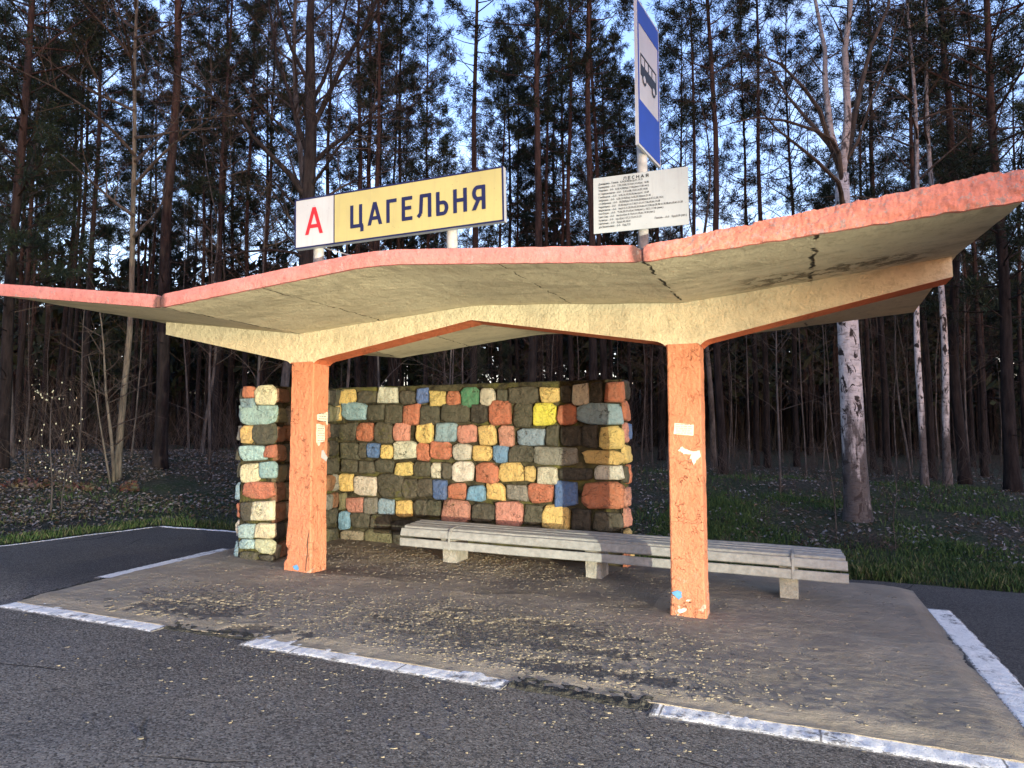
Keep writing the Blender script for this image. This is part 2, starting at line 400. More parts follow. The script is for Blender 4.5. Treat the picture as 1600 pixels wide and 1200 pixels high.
def road_h(u, v):
    return gz(u)+.012*nz(u*.8, v*.8, 1)+.004*nz(u*4, v*4, 2)
b = MB()
uL = [u for u in coords(-60, -4.65, -9, -4.65, .2, 4)]
b.grid([[(u, v0+(v1-v0)*t, road_h(u, v0+(v1-v0)*t)) for u in uL] for t, v0, v1 in [(k/24, -22, -.62) for k in range(25)]])
uR = coords(-4.65, 60, -4.65, 13, .12, 4)
rows = []
for k in range(90):
    t = k/89; row = []
    for u in uR:
        v1 = vb(u)+.05*nz(u*2.2, 0, 4)+.02*nz(u*9, 0, 4); v0 = -22
        tt = t**.55; v = v0+(v1-v0)*tt; row.append((u, v, road_h(u, v)))
    rows.append(row)
b.grid(rows)
tag(b.build('road', M['asphalt'], smooth=True), 'worn dark asphalt of the bus bay', kind='structure')

# raised waiting pad with a peeling cement crust
PADL = lambda v: -1.34-(v+2.55)*.135
PADR = 6.95
def crust_mask(u, v):
    c = 1.
    if v > .10+.25*nz(u*1.5, 1, 2):
        c = .60+.45*nz(u*1.3, v*1.7, 6) if u < 4.2 else .85
    def pit(cu, cv, ru, rv, amp=1.):
        d = math.hypot((u-cu)/ru, (v-cv)/rv); return max(0., 1-d)*amp
    e = nz(u*2.2, v*3.4, 7)*.6+nz(u*7, v*8, 9)*.4+.25*nz(u*18, v*20, 3)
    k = pit(.35, -1.95, .85, .55, 1.5)+pit(3.1, -1.35, 1.8, 1.0, 1.15)+pit(4.3, -2.1, 1.0, .35, 1.1)+pit(1.4, -2.3, .8, .3, .9)
    if k+e*.9 > .62: c = min(c, .30)
    return c
def yellow_mask(u, v):
    def pit(cu, cv, ru, rv): return max(0., 1-math.hypot((u-cu)/ru, (v-cv)/rv))
    k = pit(.15, -1.5, .5, .22)*1.6+pit(3.1, -1.3, 1.7, .9)*.9+pit(1.3, 1.6, 2.2, .8)*1.0
    return max(0., min(1., k*1.4+.5*nz(u*5, v*6, 4)))
def pad_h(u, v):
    c = crust_mask(u, v)
    h = gz(u)+.035+.009*nz(u*1.6, v*1.6, 2)+.0045*nz(u*6, v*9, 5)+.0035*nz(u*15, v*22, 6)
    h -= .016*(1-c) if v < 0 else .006*(1-c)
    if v > .4: h += .03*sstep(.6, 2.3, v)*sstep(3.0, 1.0, u)+.006*nz(u*5, v*5, 1)
    h -= .022*sstep(-2.2, -2.48, v)+.03*sstep(6.75, PADR, u)+.02*sstep(vb(u)-.2, vb(u), v)
    return h
b = MB(); NU, NV = 400, 215
P = []; cmask = []
for j in range(NV+1):
    v = -2.50+(2.95+2.50)*j/NV; row = []
    for i in range(NU+1):
        u = PADL(v)+(PADR-PADL(v))*i/NU; row.append((u, v, pad_h(u, v)))
    P.append(row)
idx = [[b.add(p) for p in r] for r in P]
for j in range(NV):
    for i in range(NU):
        p = P[j][i]; b.col = (crust_mask(p[0], p[1]), yellow_mask(p[0], p[1]), 0)
        b.quad(idx[j][i], idx[j][i+1], idx[j+1][i+1], idx[j+1][i])
b.col = (1, 0, 0)
for e in ([(P[0][i]) for i in range(NU+1)], [P[j][0] for j in range(NV+1)][::-1], [P[j][NU] for j in range(NV+1)]):
    b.grid([[(p[0], p[1], p[2]-.12) for p in e], e])
tag(b.build('pavement', M['pad'], smooth=True, colors=True), 'waiting pad with a cracked and peeling cement crust', kind='structure')

TS = (-.5, -.47, -.44, -.40, -.35, -.29, -.15, 0, .15, .29, .35, .40, .44, .47, .5)
def strip(b, pts, w, h, base, m=0, rough=.004, n=40, wob=.010, side=.06):
    """painted kerb strip along a polyline"""
    L = []
    for (a, c) in zip(pts, pts[1:]):
        A, C = Vector(a), Vector(c)
        for k in range(n): L.append(A+(C-A)*(k/n))
    L.append(Vector(pts[-1])); prof = []
    for k, p in enumerate(L):
        q = L[min(k+1, len(L)-1)]-L[max(k-1, 0)]; q.normalize(); nn = Vector((-q.y, q.x)); row = []
        for t in TS:
            e = wob*nz(p.x*7, p.y*7, 5+t*4) if abs(t) > .4 else 0
            pp = p+nn*(w*t+e)
            ef = sstep(.5, .36, abs(t)); zz = base(pp.x, pp.y)-.003+(h+.003)*ef+ef*(rough*nz(pp.x*18, pp.y*18, 3)*1.5+.4*rough*nz(pp.x*50, pp.y*50, 3))
            row.append((pp.x, pp.y, zz))
        prof.append(row)
    n0 = len(b.f); b.grid(prof, m, flip=True); ns = len(TS)-1
    for q in range(n0, len(b.f)):
        j = (q-n0) % ns; i = (q-n0)//ns; tt = abs(TS[j]+TS[j+1])/2; en = min(i, len(prof)-2-i)/6.
        b.c[q] = (max(sstep(.22, .5, tt), 1-min(1, en)), 0, 0)
    for row, fl in ((prof[0], 0), (prof[-1], 1)):
        lo = [(x, y, z-.06) for x, y, z in row]; b.grid([lo, row] if fl else [row, lo], m)
KB = lambda u, v: road_h(u, v)+.002
b = MB()
strip(b, [(-1.38, -2.53), (.52, -2.52)], .36, .006, KB, n=120, wob=.012)
strip(b, [(1.42, -2.50), (3.70, -2.53)], .36, .006, KB, n=140, wob=.012)
strip(b, [(4.72, -2.54), (8.2, -2.52)], .38, .006, KB, n=200, wob=.012)
strip(b, [(7.06, 1.90), (7.085, -2.33)], .27, .006, KB, n=180, wob=.015)
strip(b, [(-1.97, 1.05), (-1.66, -1.30)], .25, .006, KB, n=90, wob=.015)
tag(b.build('kerb', M['line'], smooth=True, colors=True), 'white painted kerb stones round the pad', kind='structure')
b = MB()
strip(b, [(3.72, -2.50), (4.70, -2.51)], .25, .012, KB, rough=.012, n=60, wob=.03)
strip(b, [(.53, -2.47), (1.41, -2.44)], .20, .012, KB, rough=.012, n=60, wob=.03)
strip(b, [(-1.60, -1.30), (-1.42, -2.36)], .10, .012, KB, rough=.012, n=50, wob=.03)
tag(b.build('kerb_gap', M['moss'], smooth=False), 'dark broken gaps in the white kerb', kind='structure')
b = MB()
strip(b, [(-4.60, 2.36), (-3.2, 2.50), (-1.9, 2.62)], .10, .004, KB, n=50)
strip(b, [(-4.60, 2.30), (-4.62, -.5), (-5.4, -.62)], .06, .002, KB, n=50, wob=.03)
tag(b.build('road_marking', M['line'], smooth=True, colors=True), 'thin white line along the far edge of the bus bay', kind='structure')

# ------------------------------------------------------------------ shelter
shelter = empty('bus_shelter', (2.3, .16, gz(2.3)))
tag(shelter, 'tan and orange concrete bus shelter with a zigzag folded roof on two columns', 'bus shelter')
def child(o):   # keep world coordinates when parented to the shelter empty
    o.parent = shelter; o.matrix_parent_inverse = Matrix.Translation(shelter.location).inverted(); return o
RU = [-2.39, -.05, 2.33, 4.63, 7.05]
RZ = {-2.18: [3.172, 2.878, 3.095, 2.915, 3.095], 0.: [3.222, 2.922, 3.123, 2.990, 3.257], 2.54: [3.16, 2.904, 3.165, 2.96, 3.171]}
def lin(xs, ys, x):
    for a, b_, c, d in zip(xs, xs[1:], ys, ys[1:]):
        if x <= b_: return c+(d-c)*(x-a)/(b_-a)
    return ys[-1]
def prof(v, u):
    r = .28*sstep(.7, .0, abs(u-2.33))
    if r > .01: return (lin(RU, RZ[v], u-r)+2*lin(RU, RZ[v], u)+lin(RU, RZ[v], u+r))/4
    return lin(RU, RZ[v], u)
def soff(u, v):
    if v <= 0: t = (v+2.18)/2.18; return prof(-2.18, u)*(1-t)+prof(0., u)*t
    t = v/2.54; return prof(0., u)*(1-t)+prof(2.54, u)*t
def thick(u): return .105+.08*sstep(4.5, 7.0, u)
nu, nv = 190, 70
UU = [RU[0]+(RU[-1]-RU[0])*i/nu for i in range(nu+1)]; VV = [-2.15+(2.54+2.15)*j/nv for j in range(nv+1)]
def rough(u, v): return .006*nz(u*2, v*2, 4)+.003*nz(u*8, v*8, 6)
b = MB()
bot = [[(u, v, soff(u, v)+rough(u, v)) for u in UU] for v in VV]
top = [[(u, v, soff(u, v)+thick(u)+.01*nz(u*3, v*3, 9)) for u in UU] for v in VV]
b.grid(bot, 0, flip=True); b.grid(top, 1)
b.grid([bot[-1], top[-1]], 0, flip=False)
b.grid([[r[0] for r in bot], [r[0] for r in top]], 0); b.grid([[r[-1] for r in bot], [r[-1] for r in top]], 0, flip=True)
b.grid([bot[0], top[0]], 1, flip=True)
roof = child(b.build('roof', [M['tan'], M['top']], smooth=False))
# fascia along the front edge; thick and crudely plastered on its right half
b = MB(); nf = 1300; rows = [[] for _ in range(15)]
for i in range(nf+1):
    u = RU[0]+(RU[-1]-RU[0])*i/nf; k = sstep(4.5, 5.0, u); z0 = prof(-2.18, u)-.006; z1 = z0+thick(u)+.022
    z1 += k*(.020*nz(u*3, 0, 1)+.010*nz(u*17, 0, 2)+.006*nz(u*40, 0, 3)-.022*max(0, nz(u*9, 4, 2)-.25)*3)+.004*nz(u*9, 3, 2); z0 += k*.012*nz(u*9, 7, 1)+.003*nz(u*11, 5, 1)
    for uu in (-.05, 4.61):
        d = abs(u-uu); z1 -= .035*max(0, 1-d/.05); z0 += .012*max(0, 1-d/.04)
    y0 = -2.185
    for j in range(15):
        if j == 0: p = (u, -2.148, z0)
        elif j == 14: p = (u, -2.10, z1-.004)
        else:
            t = (j-1)/12; bul = .008*math.sin(PI*t)
            dy = k*(.012*nz(u*7, t*1.5, 5)+.009*nz(u*20, t*3.6, 6)+.005*nz(u*45, t*8, 7)+.018*max(0, nz(u*6, t*2.5, 17)-.2))+.003*nz(u*14, t*2, 8)
            if min(abs(u+.05), abs(u-4.61)) < .02: dy += .02
            p = (u, y0-bul+dy, z0+(z1-z0)*t)
        rows[j].append(p)
b.grid(rows, 0, flip=False)
b.grid([[r[0] for r in rows], [(r[0][0], -2.12, r[0][2]) for r in rows]], 0); b.grid([[r[-1] for r in rows], [(r[-1][0], -2.12, r[-1][2]) for r in rows]], 0, flip=True)
fas = b.build('fascia', M['fascia'], smooth=False); fas.parent = roof

# beam
CW = .165
def beam_bottom(u):
    pts = [(-2.20, 3.030), (-.25, 2.600), (-CW, 2.572), (CW, 2.572), (.26, 2.600), (2.27, 2.958), (4.61-.27, 2.612), (4.61-CW, 2.574), (4.61+CW, 2.574), (4.61+.26, 2.610), (7.02, 3.068)]
    z = lin([p[0] for p in pts], [p[1] for p in pts], u)
    for uc in (0, 4.61):
        d = abs(u-uc)
        if CW <= d < CW+.07: z -= .028*(1-(d-CW)/.07)**2
    return z
b = MB(); nb = 420; NB = 8
BU = [-2.20+(7.02+2.20)*i/nb for i in range(nb+1)]
def beamface(y, sgn):
    rows = []
    for j in range(NB+1):
        t = j/NB; rows.append([(u, y+sgn*(.005*nz(u*3, t*2, 1)+.004*nz(u*12, t*4, 3)), beam_bottom(u)+(soff(u, y)+.03-beam_bottom(u))*t) for u in BU])
    return rows
fr, bk = beamface(-.006, 1), beamface(.335, 1)
b.grid(fr, 0); b.grid(bk, 0, flip=True); b.grid([bk[0], fr[0]], 1)
b.grid([[r[0] for r in bk], [r[0] for r in fr]], 0, flip=True); b.grid([[r[-1] for r in bk], [r[-1] for r in fr]], 0)
child(b.build('beam', [M['beam'], M['soffit']], smooth=False))

# columns
def column(uc, z0, z1, seed, broken):
    b = MB(); w = CW; d = .33; per = []
    r = .014; n = 9
    def side(a, c): return [(a[0]+(c[0]-a[0])*k/n, a[1]+(c[1]-a[1])*k/n) for k in range(n)]
    cs = [(-w+r, 0), (w-r, 0), (w, r), (w, d-r), (w-r, d), (-w+r, d), (-w, d-r), (-w, r)]
    for k in range(0, 8, 2): per += side(cs[k], cs[k+1])+[cs[k+1]]
    nz_ = 110; rows = []
    for i in range(nz_+1):
        z = z0-.08+(z1-z0+.08)*i/nz_; row = []
        for (x, y) in per:
            X, Y = x, y
            q = .004*nz(X*6+seed, Y*6, z*5)+.003*nz(X*22+seed, Y*22, z*22)
            if y < r: Y -= q
            if y > d-r: Y += q
            if x < -w+r+.001: X -= q
            if x > w-r-.001: X += q
            if broken:
                hz = z-z0
                if X < 0:
                    X *= 1+.28*sstep(.75, .15, hz)*(1 if hz < .135 else .72)
                    if .14 < hz < .33 and X < -.10: X += .028*sstep(.14, .16, hz)*sstep(.33, .28, hz)+.01*nz(hz*40, Y*9, 2)
                    if .9 < hz < 1.3 and X < -.10: X -= .012*nz(hz*7, 0, 2)
                else: X *= 1+.12*sstep(1.0, 0, hz)
            else: X *= 1+.06*sstep(.3, 0., z-z0)
            row.append((uc+X, Y, z))
        row.append(row[0]); rows.append(row)
    b.grid(rows, 0)
    if broken:   # the long split at the foot of the front face
        pts = [(uc+.115, -.004, z0+.03), (uc+.125, -.005, z0+.16), (uc+.14, -.005, z0+.24), (uc+.133, -.005, z0+.36), (uc+.148, -.005, z0+.46), (uc+.152, -.004, z0+.52)]
        b.tube(pts, [.003, .006, .004, .006, .005, .002], 4, 1)
    return child(b.build('column', [M['orange'], M['moss']], smooth=False))
column(0., gz(0)+.02, 2.585, 0, True)
column(4.61, gz(4.61)+.02, 2.587, 40, False)

# paint scars and papers on the columns
def scrap(name, pts, frame, mat, label, cat, group=None, lines=0, thick_=.003):
    """irregular flat scrap: pts in (s, t); frame = origin, axis s, axis t, normal"""
    O, A, T, Nn = [Vector(q) for q in frame]; b = MB()
    f = [b.add(O+A*s+T*t+Nn*thick_) for s, t in pts]; k = [b.add(O+A*s+T*t-Nn*.006) for s, t in pts]
    b.face(f); n = len(pts)
    for i in range(n): b.quad(k[i], k[(i+1) % n], f[(i+1) % n], f[i])
    o = b.build(name, [mat]); tag(o, label, cat, group)
    if lines:
        c = MB(); s0 = min(p[0] for p in pts); s1 = max(p[0] for p in pts); t0 = min(p[1] for p in pts); t1 = max(p[1] for p in pts)
        for q in range(lines):
            t = t1-(t1-t0)*(q+1.)/(lines+1.2); s = s0+(s1-s0)*.12
            while s < s1-(s1-s0)*.15:
                e = min(s+(s1-s0)*R.uniform(.08, .25), s1-(s1-s0)*.1); h = (t1-t0)/(lines+1)*.22
                ii = [c.add(O+A*x+T*y+Nn*(thick_+.0015)) for x, y in ((s, t), (e, t), (e, t+h), (s, t+h))]; c.face(ii); s = e+(s1-s0)*.04
        tx = c.build('lettering', M['ink']); tx.parent = o
    return o
def jag(pts, a=.006, n=4):
    out = []
    for p, q in zip(pts, pts[1:]+pts[:1]):
        for k in range(n):
            t = k/n; out.append((p[0]+(q[0]-p[0])*t+R.uniform(-a, a), p[1]+(q[1]-p[1])*t+R.uniform(-a, a)))
    return out
SF = ((.171, 0, 0), (0, 1, 0), (0, 0, 1), (1, 0, 0))      # right side of the left column
scrap('paper_notice', jag([(.09, 1.86), (.27, 1.84), (.30, 1.80), (.30, 1.97), (.26, 1.955), (.09, 1.93)], .005), SF, M['paper'], 'short torn paper notice, topmost on the side of the left column', 'notice', lines=4)
scrap('paper_notice', jag([(.08, 1.60), (.13, 1.545), (.17, 1.59), (.24, 1.60), (.25, 1.80), (.08, 1.81)], .007), SF, M['paper'], 'tall torn paper notice, middle one on the side of the left column', 'notice', lines=8)
scrap('paper_notice', jag([(.19, 1.40), (.29, 1.35), (.315, 1.40), (.24, 1.47), (.23, 1.49), (.20, 1.49)], .003), SF, M['white'], 'blank white paper scrap hanging askew, lowest on the left column', 'notice')
RF = ((4.61, -.004, 0), (1, 0, 0), (0, 0, 1), (0, -1, 0))
scrap('paper_notice', [(-.110, 1.665), (.085, 1.645), (.092, 1.755), (-.098, 1.775)], RF, M['paper'], 'small clean rectangular notice on the front of the right column', 'notice', lines=5)
scrap('torn_paper', jag([(-.075, 1.50), (-.03, 1.535), (.03, 1.50), (.10, 1.49), (.15, 1.50), (.15, 1.43), (.11, 1.40), (.085, 1.355), (.06, 1.42), (.03, 1.40), (.06, 1.455), (-.02, 1.465), (-.05, 1.49)], .006), RF, M['paper'], 'ragged T-shaped remains of a poster below the notice on the right column', 'torn paper')
def patch(name, mat, pts, frame, par):
    o = scrap(name, pts, frame, mat, None, None); o.parent = par; return o
cols = [o for o in shelter.children if o.name.startswith('column')]
for par, mat, pts, fr_ in ((cols[1], M['blue_chip'], [(-.15, .09), (-.10, .125), (-.06, .10), (-.055, .06), (-.085, .03), (-.13, .06)], RF), (cols[1], M['paper'], [(-.10, -.07), (-.05, -.05), (-.01, -.055), (-.04, -.09), (-.09, -.10)], RF),
                      (cols[1], M['paper'], [(.00, .035), (.035, .045), (.01, .02), (-.02, .025)], RF),
                      (cols[0], M['blue_chip'], [(-.07, .09), (-.02, .12), (.01, .10), (.02, .06), (-.03, .05)], ((0, -.004, 0), (1, 0, 0), (0, 0, 1), (0, -1, 0)))):
    patch('chipped_paint', mat, jag(pts, .006, 3), fr_, par)

# ------------------------------------------------------------------ stone wall
PAL = dict(Y=(.66, .50, .17), YL=(.66, .60, .07), R=(.44, .155, .085), P=(.50, .235, .17), LB=(.22, .34, .40), LBb=(.15, .31, .46), B=(.07, .15, .34), D=(.060, .060, .042), K=(.020, .020, .017),
           W=(.56, .55, .45), CW=(.66, .63, .40), GR=(.20, .20, .18), G=(.15, .15, .08), T=(.26, .24, .16), GN=(.06, .22, .12), LBg=(.34, .50, .49), BR=(.22, .10, .05))
def stone(b, fr, x0, x1, z0, z1, colr, depth=.060):
    O, A, Nn = fr; cx, cz = (x0+x1)/2, (z0+z1)/2; hw, hh = (x1-x0)/2*1.02, (z1-z0)/2*1.03
    c = PAL[colr]; k = R.uniform(.86, 1.14); b.col = tuple(min(1, q*k*R.uniform(.95, 1.05)) for q in c)
    # irregular block: jittered corners, some knocked off, slightly bowed sides
    cor = []
    for (sx, sz) in ((-1, -1), (1, -1), (1, 1), (-1, 1)):
        jx, jz = R.uniform(-.04, .26), R.uniform(-.04, .26)
        if R.random() < .5:
            q1, q2 = R.uniform(.25, .55), R.uniform(.25, .55)
            e = [(sx*(1-q1), sz*(1-jz*.3)), (sx*(1-jx*.3), sz*(1-q2))]
            cor += e if sx*sz < 0 else e[::-1]
            if sx*sz > 0: cor[-2:] = cor[-2:][::-1]
            if sx*sz > 0: cor[-2:] = [(sx*(1-jx*.3), sz*(1-q2)), (sx*(1-q1), sz*(1-jz*.3))]
        else: cor.append((sx*(1-jx), sz*(1-jz)))
    out = []; sd = R.uniform(0, 99); nc = len(cor)
    for q in range(nc):
        a, c2 = cor[q], cor[(q+1) % nc]; dl = math.hypot(c2[0]-a[0], c2[1]-a[1]); m_ = max(2, int(dl*4.2)); bow = R.uniform(-.02, .06)
        for k2 in range(m_):
            t = (k2+.12)/m_ if k2 == 0 else k2/m_
            px, pz = a[0]+(c2[0]-a[0])*t, a[1]+(c2[1]-a[1])*t; bb = bow*math.sin(PI*t); f2 = 1+bb+.05*noise.noise(Vector((sd+px*2.3, pz*2.3, 0)))
            out.append((px*f2*hw, pz*f2*hh))
        out.append((a[0]+(c2[0]-a[0])*.90)*hw and ((a[0]+(c2[0]-a[0])*.90)*hw, (a[1]+(c2[1]-a[1])*.90)*hh))
    N = len(out)
    depth *= R.uniform(.8, 1.2); dx, dz = R.uniform(-.25, .25), R.uniform(-.25, .25)
    zj = R.uniform(-.012, .012); cz += zj; cx += R.uniform(-.008, .008)
    rings = []
    for sc_, d in ((1.02, -.25), (1.0, .30), (.985, .58), (.94, .80), (.82, .95), (.62, 1.0), (.40, 1.0), (.19, 1.0)):
        row = []
        for (x, z) in out:
            dd = depth*d
            if d > .25: xs, zs2 = x*sc_, z*sc_; q9 = Vector((sd+xs*7, zs2*7, 1)); dd += depth*(dx*xs/hw+dz*zs2/hh)*.7+.022*noise.noise(q9)-.020*abs(noise.noise(q9*1.3+Vector((7, 3, 1))))+.010*noise.noise(Vector((sd+xs*22, zs2*22, 3)))+.005*noise.noise(Vector((sd+xs*50, zs2*50, 3)))
            p = O+A*(cx+x*sc_)+UP*(cz+z*sc_)+Nn*dd; row.append(b.add(p))
        rings.append(row)
    for r0, r1 in zip(rings, rings[1:]):
        for i in range(N): b.quad(r0[i], r0[(i+1) % N], r1[(i+1) % N], r1[i])
    cc = b.add(sum(((Vector(b.v[i]) for i in rings[-1])), Vector())/N)
    for i in range(N): b.face((rings[-1][i], rings[-1][(i+1) % N], cc))
def rand_face(b, fr, L, zlo, zhi, pal, rows=9):
    """fills a face the photograph does not show with the same masonry"""
    h = (zhi(0)-zlo(0))/rows
    for r in range(rows):
        x = 0.
        while x < L-.05:
            w = min(R.uniform(.16, .36), L-x)
            if L-x-w < .12: w = L-x
            a = zlo(x)+(zhi(x)-zlo(x))*r/rows; c = zlo(x)+(zhi(x)-zlo(x))*(r+1)/rows
            stone(b, fr, x+.008, x+w-.008, a+.008+R.uniform(-.01, .02), c-.008+R.uniform(-.02, .01), R.choice(pal)); x += w
wall = empty('stone_wall', (1.0, 2.7, gz(1.0)))
tag(wall, 'low wall of rough stones painted yellow, orange, blue and black behind the bench', 'stone wall')
def wchild(o): o.parent = wall; o.matrix_parent_inverse = Matrix.Translation(wall.location).inverted(); return o
WV = 2.50
PA = ['Y', 'R', 'LB', 'W', 'D', 'D', 'K', 'P', 'GR']
b = MB(); FR = (Vector((0, WV, 0)), Vector((1, 0, 0)), Vector((0, -1, 0)))
def wall_px(kind, x0, y0, x1, y1, c):
    k = (lambda x, y: (350+x*.3, 560+y*.3)) if kind == 4 else (lambda x, y: (650+x*.3, 560+y*.3))
    a = onY(*k(x0, y0), WV-.03); d = onY(*k(x1, y1), WV-.03)
    stone(b, FR, a.x, d.x, d.z, a.z, c)
S4 = '''602,160,685,240,Y 688,165,790,235,D 793,152,905,238,W 910,165,990,235,D 610,235,742,325,LB 745,240,835,325,D 838,238,930,345,D 932,235,1020,345,R 592,335,690,425,D 690,333,778,432,R 783,335,878,440,D
880,340,970,435,P 597,435,700,528,D 703,435,745,520,D 747,440,808,518,B 815,447,875,520,Y 877,432,1005,530,W 605,530,690,600,D 695,530,785,600,D 787,530,880,600,D 885,540,985,615,Y 985,535,1070,615,D
592,598,672,695,Y 675,615,795,718,W 800,600,925,725,D 928,625,1010,725,D 600,700,632,790,G 634,720,722,803,P 724,720,800,808,GR 803,725,893,815,LB 895,735,982,830,Y 985,735,1057,825,D
595,795,650,900,LBb 655,805,760,890,D 762,812,870,890,D 872,838,985,900,K 605,895,725,965,T 730,890,870,985,G 872,900,985,985,D 604,160,640,200,G 556,160,600,235,G 560,240,606,330,Y'''
S5 = '''0,150,66,235,B 70,165,158,250,Y 160,170,232,245,R 234,150,328,260,GN 333,160,412,250,W 415,158,475,220,D 478,145,635,235,D 640,148,745,228,Y 748,140,806,230,K 808,130,905,238,W 907,125,972,230,K 975,112,1086,230,R
22,240,125,345,D 130,240,280,335,D 283,234,372,335,K 382,222,498,350,R 502,235,605,360,D 608,228,725,345,YL 728,235,835,345,R 840,232,1080,345,LB 0,333,97,440,Y 100,332,213,435,LB 217,342,315,440,P 318,345,413,455,Y
425,345,512,460,P 520,360,672,458,LB 675,345,745,460,D 748,350,860,465,K 862,350,950,470,K 955,350,1084,470,Y 0,440,74,540,R 77,435,182,528,R 190,445,287,533,W 295,457,397,538,Y 399,450,475,540,LBb 480,455,608,550,D
610,460,842,562,GR 862,478,1078,556,Y 0,540,74,615,D 78,540,132,625,W 135,540,182,625,D 186,538,300,650,W 303,540,425,655,R 430,545,558,645,Y 560,558,618,645,Y 622,562,734,655,W 738,567,915,635,K 922,562,1082,637,W
0,625,88,725,D 90,632,158,735,B 163,647,262,735,R 266,655,358,745,LBb 360,652,460,745,Y 465,647,582,742,GR 585,647,715,758,R 720,634,850,778,B 857,640,1082,788,R 0,735,52,830,D 55,730,125,830,D 128,738,278,860,P
288,750,405,850,D 412,742,552,880,P 555,757,665,865,D 660,762,800,900,Y 810,782,910,905,K 914,792,1080,905,D 0,835,60,930,D 62,840,165,930,B 168,862,280,950,R 285,855,408,950,D 412,884,552,970,K 555,870,655,970,D 660,905,800,985,R 805,910,910,990,K 914,910,1080,1000,D'''
for kind, txt in ((4, S4), (5, S5)):
    for tok in txt.split():
        q = tok.split(','); wall_px(kind, *[float(t) for t in q[:4]], q[4])
# end face, back face
WR = 3.42; WT = 2.465
rand_face(b, (Vector((WR, WV+.02, 0)), Vector((0, 1, 0)), Vector((1, 0, 0))), .40, lambda x: gz(WR)-.05, lambda x: WT, ['D', 'R', 'B', 'Y', 'K', 'P'])
rand_face(b, (Vector((WR, WV+.42, 0)), Vector((-1, 0, 0)), Vector((0, 1, 0))), WR+1.62, lambda x: gz(WR-x)-.05, lambda x: WT, PA)
for k in range(22): pass
nst = len(b.f)
b2 = MB(); NX, NZ_ = 120, 40
def mortar_face(O, A, L, Nn, ztop):
    b2.grid([[(lambda p: p)(O+A*(L*i/NX)+UP*((gz((O+A*(L*i/NX)).x)-.15)*(1-j/NZ_)+ztop(i/NX)*(j/NZ_))+Nn*(.018*nz(i*.31, j*.33, L)+.012*nz(i*.9, j*.9, L))) for i in range(NX+1)] for j in range(NZ_+1)])
def rough_top(t): return WT-.01+.02*nz(t*18, 0, 2)
mortar_face(Vector((-1.62, WV+.030, 0)), Vector((1, 0, 0)), WR+1.62, Vector((0, -1, 0)), lambda t: WT+.012*nz(t*22, 0, 2))
mortar_face(Vector((WR-.022, WV, 0)), Vector((0, 1, 0)), .42, Vector((1, 0, 0)), lambda t: WT)
mortar_face(Vector((WR, WV+.40, 0)), Vector((-1, 0, 0)), WR+1.62, Vector((0, 1, 0)), lambda t: WT+.012*nz(t*22, 0, 2))
b2.grid([[(-1.62+(WR+1.62)*i/120, WV-.01+.44*j/12, WT+.014*nz(i*.4, j*.6, 5)-.006+.012*math.sin(PI*j/12)) for i in range(121)] for j in range(13)])
def merge(name, b, b2, mats):
    off = len(b.v); n0 = len(b.f)
    b.v += b2.v; b.f += [tuple(i+off for i in f) for f in b2.f]; b.m = [0]*n0+[1]*len(b2.f); b.c += [(1, 1, 1)]*len(b2.f)
    return b.build(name, mats, colors=True, smooth=True)
wchild(merge('back_wall', b, b2, [M['stone'], M['mortar']]))
# splayed wing at the left end, its narrow end face towards the road
b = MB(); b2 = MB(); PV = .44
E1, E0 = Vector((-.755, PV, 0)), Vector((-1.30, PV, 0)); I1 = Vector((-1.15, WV, 0)); O1 = Vector((-1.70, WV, 0))
fr_end = (Vector((0, PV, 0)), Vector((1, 0, 0)), Vector((0, -1, 0)))
PIER = '''95,146,150,205,R 82,208,150,262,LB 152,142,262,240,CW 82,250,262,350,LBg 85,354,148,450,Y 150,337,266,448,D 84,457,212,538,LBg 214,453,266,522,R 82,548,178,645,CW 180,536,270,628,LBg 90,638,262,738,R
82,742,142,846,D 145,742,262,855,CW 72,858,158,938,LBg 160,852,262,938,CW 75,942,160,1000,LBg 163,942,262,1022,CW 82,1004,175,1056,D 178,1026,258,1062,D'''
for tok in PIER.split():
    q = tok.split(','); x0, y0, x1, y1 = [float(t) for t in q[:4]]
    a = onY(350+x0*.3, 560+y0*.3, PV-.03); d = onY(350+x1*.3, 560+y1*.3, PV-.03); stone(b, fr_end, a.x, d.x, d.z, a.z, q[4], .05)
iv = (I1-E1); Li = iv.length; iv.normalize(); inn = Vector((iv.y, -iv.x, 0))
zt_i = lambda x: 2.335+(2.45-2.335)*x/Li
rand_face(b, (E1, iv, inn), Li, lambda x: gz(-1)+.0, zt_i, ['BR', 'BR', 'GR', 'D', 'D', 'K', 'R', 'G', 'G', 'T'], 9)  # darker stone colours paint the column's shade into the inner face
ov = (E0-O1); Lo = ov.length; ov.normalize(); onn = Vector((ov.y, -ov.x, 0))
rand_face(b, (O1, ov, onn), Lo, lambda x: gz(-1.5)+.0, lambda x: 2.45-(2.45-2.335)*x/Lo, PA, 9)
mortar_face(E0+Vector((.015, .02, 0)), Vector((1, 0, 0)), .515, Vector((0, -1, 0)), lambda t: 2.33)
mortar_face(E1+iv*.02-inn*.022, iv, Li, inn, lambda t: 2.33+.12*t); mortar_face(O1-onn*.022, ov, Lo-.02, onn, lambda t: 2.45-.12*t)
b2.grid([[tuple((E0+(E1-E0)*(j/8))*(1-i/30)+(O1+(I1-O1)*(j/8))*(i/30)+UP*(2.325+.12*i/30+.015*nz(i*.5, j*.8, 3))) for j in range(9)] for i in range(31)], flip=True)
wchild(merge('wing', b, b2, [M['stone'], M['mortar']]))

